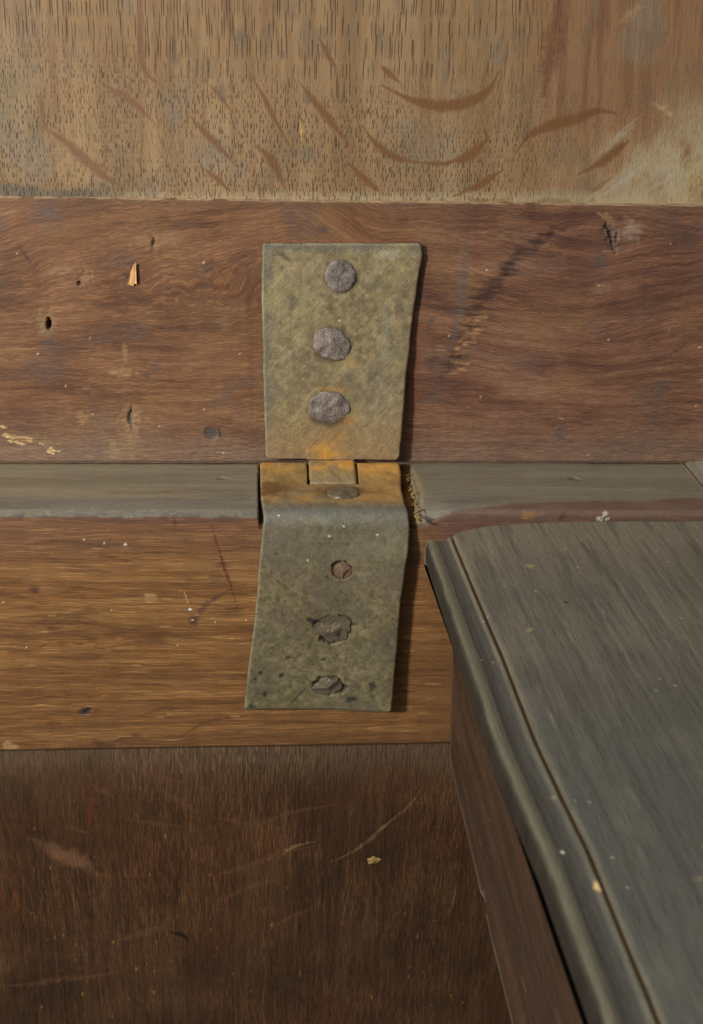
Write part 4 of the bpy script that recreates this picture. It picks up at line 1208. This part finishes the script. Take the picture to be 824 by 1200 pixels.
    S([(8.13, -21.68), (11.34, -19.20), (14.80, -16.14)], .3, col=L(136, 126, 98), alpha=.7); S([(9.77, -22.92), (12.99, -20.44), (16.18, -17.97)], .25, col=L(136, 126, 98), alpha=.6)
    S([(7.48, -71.72), (11.44, -66.16), (14.81, -62.72)], .55, col=L(52, 52, 46), alpha=.8, edge=.5)
    for c, a_, b_ in (([(5.67, -58.64)], 1.6, 1.3), ([(0.29, -65.82)], 1.1, 1.8), ([(-4.31, -71.02)], 1.6, 1.2), ([(-2.69, -16.75)], 1.0, 1.4), ([(28.92, -67.54)], 2.2, 1.6),
                      ([(-2.84, -60.33)], 1.0, 1.6), ([(-1.13, -57.62)], .9, 1.2), ([(19.69, -52.58)], 1.4, .9), ([(7.87, -51.91)], 1.0, .7), ([(35.85, -62.04)], 1.6, 2.4)):
        B(c[0], a_, b_, col=L(44, 44, 42), alpha=.85, soft=.7, edge=.6, efreq=1, h=-.25)
    B([(35.28, -48.58)][0], 4, 5, col=L(76, 82, 66), alpha=.6, soft=1, edge=.7)
    B([(11.05, -37.16)][0], 6, 6, col=L(96, 78, 62), alpha=.7, soft=1, edge=.6)
    B([(4.13, -35.55)][0], 5, 4, col=L(92, 80, 66), alpha=.6, soft=1, edge=.6)
    for c in ([(4.49, -0.84)], [(24.64, -3.79)], [(20.22, -7.07)], [(35.09, -6.47)], [(13.71, -15.52)]):
        B(c[0], .5, .45, col=L(206, 196, 172), alpha=1, edge=.2, soft=.5)
    c0 = (47.0, tl(-.5)); B0(c0, 1.4, 1.6, col=L(190, 190, 186), alpha=.85, edge=.7, efreq=.9)
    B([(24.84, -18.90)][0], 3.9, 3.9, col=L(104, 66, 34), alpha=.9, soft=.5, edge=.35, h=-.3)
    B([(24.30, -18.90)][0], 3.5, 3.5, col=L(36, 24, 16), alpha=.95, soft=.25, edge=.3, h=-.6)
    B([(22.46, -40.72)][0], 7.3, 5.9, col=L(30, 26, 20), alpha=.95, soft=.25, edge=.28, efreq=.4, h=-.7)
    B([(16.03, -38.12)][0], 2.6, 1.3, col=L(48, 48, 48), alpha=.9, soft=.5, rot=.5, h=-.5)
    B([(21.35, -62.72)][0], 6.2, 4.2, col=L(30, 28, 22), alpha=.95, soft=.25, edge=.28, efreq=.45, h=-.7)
    for k in range(60):
        x = random.uniform(-4, 47); v = random.uniform(-70, -8)
        B((x, v), random.uniform(.25, .7), random.uniform(.25, .7), col=L(50, 48, 40) if random.random() < .7 else L(132, 124, 96), alpha=.7, edge=.6, efreq=1.2)
    du = np.minimum(U - xl[None, :], xr[None, :] - U); e = np.minimum(du, tot - V)
    s.wash((1 - ss(.1, .8, e + .4 * (fbm(U * .8, V * .8, 218) - .5))), L(124, 118, 94), .45 * ss(.35, .6, fbm(U * .3, V * .3, 225)))
    s.h += .45 * (fbm(U * .07, V * .07, 219) - .5) + .2 * (fbm(U * .35, V * .35, 220) - .5) - .6 * (1 - ss(0, .65, e)) ** 2
    P = np.stack([X, Y + s.h * ny[None, :], Z + s.h * nz[None, :]], -1)
    slot = (X > KX[1]) & (X < KX[4]) & (Y > 19.4)
    P[..., 2] = np.where(slot, np.minimum(P[..., 2] - 3.4, -2.9), P[..., 2])
    s.tint[slot] = L(70, 42, 20)
    P[..., 1] -= 1.7 * ss(.45, 1, us)[:, None] * ss(-3, -14, Z)
    nn = np.broadcast_to(np.stack([0 * ny, ny, nz], -1)[None], P.shape)
    o = shell('lower_leaf', s, P, -nn * 2.3, M_BRASS, hinge, flip=True)
    root_fix(o, hinge)
    return o


def nail(parent, centre, ex, ez, nrm, outline, height, mat, seed, facets=None, flat=False, rim=.35, smooth=True):
    """A hand-made nail head: an outline in mm round its centre, domed or hammered into facets, with a shank."""
    rng = random.Random(seed)
    pts = np.array(outline, float)
    ang = np.arctan2(pts[:, 1], pts[:, 0]); rad = np.hypot(pts[:, 0], pts[:, 1])
    o_ = np.argsort(ang); ang = ang[o_]; rad = rad[o_]
    n = 36
    th = np.linspace(-math.pi, math.pi, n, endpoint=False)
    R = np.array([rng.uniform(.95, 1.04) for _ in th]) ** (1 if smooth else 2) * np.interp(th, np.concatenate([ang - 2 * math.pi, ang, ang + 2 * math.pi]), np.tile(rad, 3))
    c = np.array(centre); ex = np.array(ex); ez = np.array(ez); nr = np.array(nrm)
    V = []
    rings = [(1.0, -1.2), (1.0, 0.25), (.95, .62), (.82, .85), (.6, 1), (.35, 1), (.12, 1)]
    for f, hh in rings:
        for k in range(n):
            a, b = R[k] * f * math.cos(th[k]), R[k] * f * math.sin(th[k])
            h = height * hh if hh > 0 else hh
            if hh > 0 and facets:
                h = min(h, max(.35, min(q[0] + q[1] * a + q[2] * b for q in facets)))
            if hh > 0:
                h += (.95 * (vn(np.array([a * .55 + 20 + seed]), np.array([b * .55 + 20]), seed % 50 + 3)[0] - .5) + .2 * (vn(np.array([a * 1.6 + 20]), np.array([b * 1.6 + 20]), seed % 50 + 9)[0] - .5)) * (1 if smooth else .3)
            V.append(c + ex * a + ez * b + nr * h)
    V.append(V[-n] * 0 + np.mean(V[-n:], 0))
    m = len(rings)
    F = []
    for r in range(m - 1):
        for k in range(n):
            F.append((r * n + k, r * n + (k + 1) % n, (r + 1) * n + (k + 1) % n, (r + 1) * n + k))
    X = [[(m - 1) * n + k, (m - 1) * n + (k + 1) % n, m * n] for k in range(n)] + [list(range(n))[::-1]]
    o = raw_mesh('nail', V, np.array(F), X, mat, parent, None, smooth)
    o.location = (0, 0, 0)
    return o


up_leaf = upper_leaf()
lo_leaf = lower_leaf()
tab(up_leaf)
# pivot pin through the three knuckles
pv = []; pf = []
for k in range(16):
    a = 2 * math.pi * k / 16
    for x in (KX[0] + .6, KX[5] - .6):
        pv.append((x, BY + 1.9 * math.cos(a), BZ + 1.9 * math.sin(a)))
for k in range(16):
    a, b = 2 * k, 2 * ((k + 1) % 16)
    pf.append((a, b, b + 1, a + 1))
pin = raw_mesh('pivot_pin', pv, np.array(pf), [[2 * k for k in range(16)][::-1], [2 * k + 1 for k in range(16)]], M_IRON_DARK, hinge)
root_fix(pin, hinge)


def up_nail(c, outline, h, seed, mat, facets=None):
    p = LO + np.array([c[0], 0, 0]) + c[1] * LVv + (offs(c[1]) - .05) * LNn
    return nail(up_leaf, p, (1, 0, 0), LVv, LNn, outline, h, mat, seed, facets)


K = .287
def ol(px, cx, cy):
    return [((x - cx) * K, (cy - y) * K * 1.06) for x, y in px]


up_nail([(24.19, 63.32)][0], ol([(382, 322), (385, 313), (393, 308), (402, 308), (411, 312), (416, 320), (416, 329), (411, 337), (402, 341), (393, 341), (385, 334)], 399, 324), .95, 3, M_IRON)
up_nail([(21.65, 41.67)][0], ol([(367, 399), (371, 390), (384, 386), (396, 388), (405, 396), (411, 407), (407, 416), (398, 421), (385, 419), (372, 413), (368, 406)], 388, 403), 1.15, 8, M_IRON,
        [(1.25, .12, .1), (1.15, -.14, .05), (1.3, .02, -.22)])
up_nail([(21.23, 20.26)][0], ol([(362, 474), (369, 464), (383, 460), (394, 461), (403, 468), (411, 480), (404, 489), (396, 494), (382, 496), (369, 490), (362, 482)], 385, 478), 1.05, 13, M_IRON,
        [(1.1, .1, -.12), (1.2, -.1, .1), (1.1, .05, .16)])


def lo_nail(c, outline, h, seed, mat, facets, dy=0.0):
    y = float(np.interp(-c[1], [12, 45, 60, 72], [-2.75, -3.0, -3.4, -3.9]))
    y -= 1.7 * float(ss(.45, 1, np.array((c[0] + 3) / 50)))
    return nail(lo_leaf, (c[0], y - dy, c[1]), (1, 0, 0), (0, 0, 1), (0, -1, 0), outline, h, mat, seed, facets, smooth=False)


K = .275
lo_nail([(24.85, -19.20)][0], ol([(391, 668), (397, 659), (403, 656), (410, 663), (412, 669), (405, 676), (398, 675)], 402, 668), 1.5, 5, M_IRON_RUST, [(1.3, .55, .2), (1.2, -.5, .3), (1.3, -.1, -.5)])
lo_nail([(21.62, -40.39)][0], ol([(366, 739), (374, 728), (385, 719), (400, 719), (408, 723), (408, 742), (406, 749), (396, 751), (386, 752), (379, 745)], 388, 735), 2.6, 6, M_IRON_DARK,
        [(1.7, .30, -.08), (1.9, -.45, .1), (1.8, .08, .5), (1.3, 0, -.5)])
lo_nail([(20.78, -62.38)][0], ol([(364, 805), (372, 798), (378, 791), (390, 790), (399, 793), (401, 801), (397, 808), (386, 812), (372, 811)], 383, 801), 2.2, 7, M_IRON_DARK,
        [(1.5, .22, -.2), (1.6, -.4, .4), (1.5, .05, .6)])
c0 = [(25.26, 13.20)][0]
nail(lo_leaf, (c0[0], c0[1], .4), (1, 0, 0), (0, 1, 0), (0, 0, 1), [(-5.2, 0), (-4, 3), (-1, 4.6), (3, 4.4), (5.4, 1.5), (5, -2.5), (2, -4.6), (-2, -4.8), (-4.4, -3)], .8, M_IRON_DARK, 21, None)

# ------------------------------------------------------------------ splinters
def shard(name, parent, root, spec, mat, label=None):
    V = []; F = []; X = []
    for (base, tip, w) in spec:
        b = np.array(base, float); t = np.array(tip, float); d = t - b
        d /= np.linalg.norm(d)
        u = np.cross(d, (0.3, 0.2, 1)); u /= np.linalg.norm(u); v = np.cross(d, u)
        n = len(V)
        for f, k in ((0, 1), (.55, .8), (1, .18)):
            c = b + (t - b) * f + u * .25 * w * math.sin(5 * f)
            V += [c + u * w * k, c + v * w * k * .6, c - u * w * k, c - v * w * k * .6]
        for r in range(2):
            for k in range(4):
                F.append((n + 4 * r + k, n + 4 * r + (k + 1) % 4, n + 4 * r + 4 + (k + 1) % 4, n + 4 * r + 4 + k))
        X += [[n + 3, n + 2, n + 1, n], [n + 8, n + 9, n + 10, n + 11]]
    o = raw_mesh(name, V, np.array(F), X, mat, parent, None, False)
    root_fix(o, root)
    if label:
        o['label'] = label
    return o


c0 = [(-42.33, 60.97)][0]; c1 = [(-41.54, 66.91)][0]
def onrail(c, h):
    return LO + np.array([c[0], 0, 0]) + c[1] * LVv + h * LNn
shard('splinter', lid, lid, [(onrail((c0[0] - .6, c0[1] - .8), .2), onrail((c1[0] - .2, c1[1]), .9), 1.0), (onrail((c0[0] + .7, c0[1] - .3), .2), onrail((c1[0] + .2, c1[1] + .4), .7), 1.0),
                             (onrail((c0[0] - 1.6, c0[1] - .8), .2), onrail((c1[0] - .2, c1[1] - 2.5), .5), .5)], M_RAW, 'bright bare splinter lifting from the lid rail')
rg = random.Random(9)
sp = []
for k in range(80):
    y = rg.uniform(-3, 31)
    x = 48.3 + rg.uniform(-.2, 1.2) - .03 * (15 - y)
    z = rg.uniform(-3.2, -.4)
    sp.append(((x, y, z), (x - rg.uniform(.6, 2.6) + .8, y + rg.uniform(-3.5, 1.5), z + rg.uniform(-.6, 1.6)), rg.uniform(.3, .75)))
o = shard('torn_fibres', chest, chest, sp, M_STRAW)
o['kind'] = 'stuff'

# a dried drop of wax on the back panel
c0 = [(40.85, -147.67)][0]
V = []; n = 20
for f, h in ((1, -.3), (1, .1), (.85, .5), (.55, .8), (.2, .9)):
    for k in range(n):
        a = 2 * math.pi * k / n
        r = 2.3 * (1 + .12 * math.sin(2 * a + 1) + .16 * math.sin(5 * a) + .1 * math.sin(3 * a + 2)) * f
        V.append((c0[0] + r * math.cos(a), 5.95 - .55 * h * (1 + .15 * math.sin(3 * a)), c0[1] + r * .8 * math.sin(a)))
V.append((c0[0], 5.2, c0[1]))
F = [(r * n + k, r * n + (k + 1) % n, (r + 1) * n + (k + 1) % n, (r + 1) * n + k) for r in range(4) for k in range(n)]
X = [[4 * n + k, 4 * n + (k + 1) % n, 5 * n] for k in range(n)] + [list(range(n))[::-1]]
o = raw_mesh('wax_drop', V, np.array(F), X, M_WAX, chest)
root_fix(o, chest)
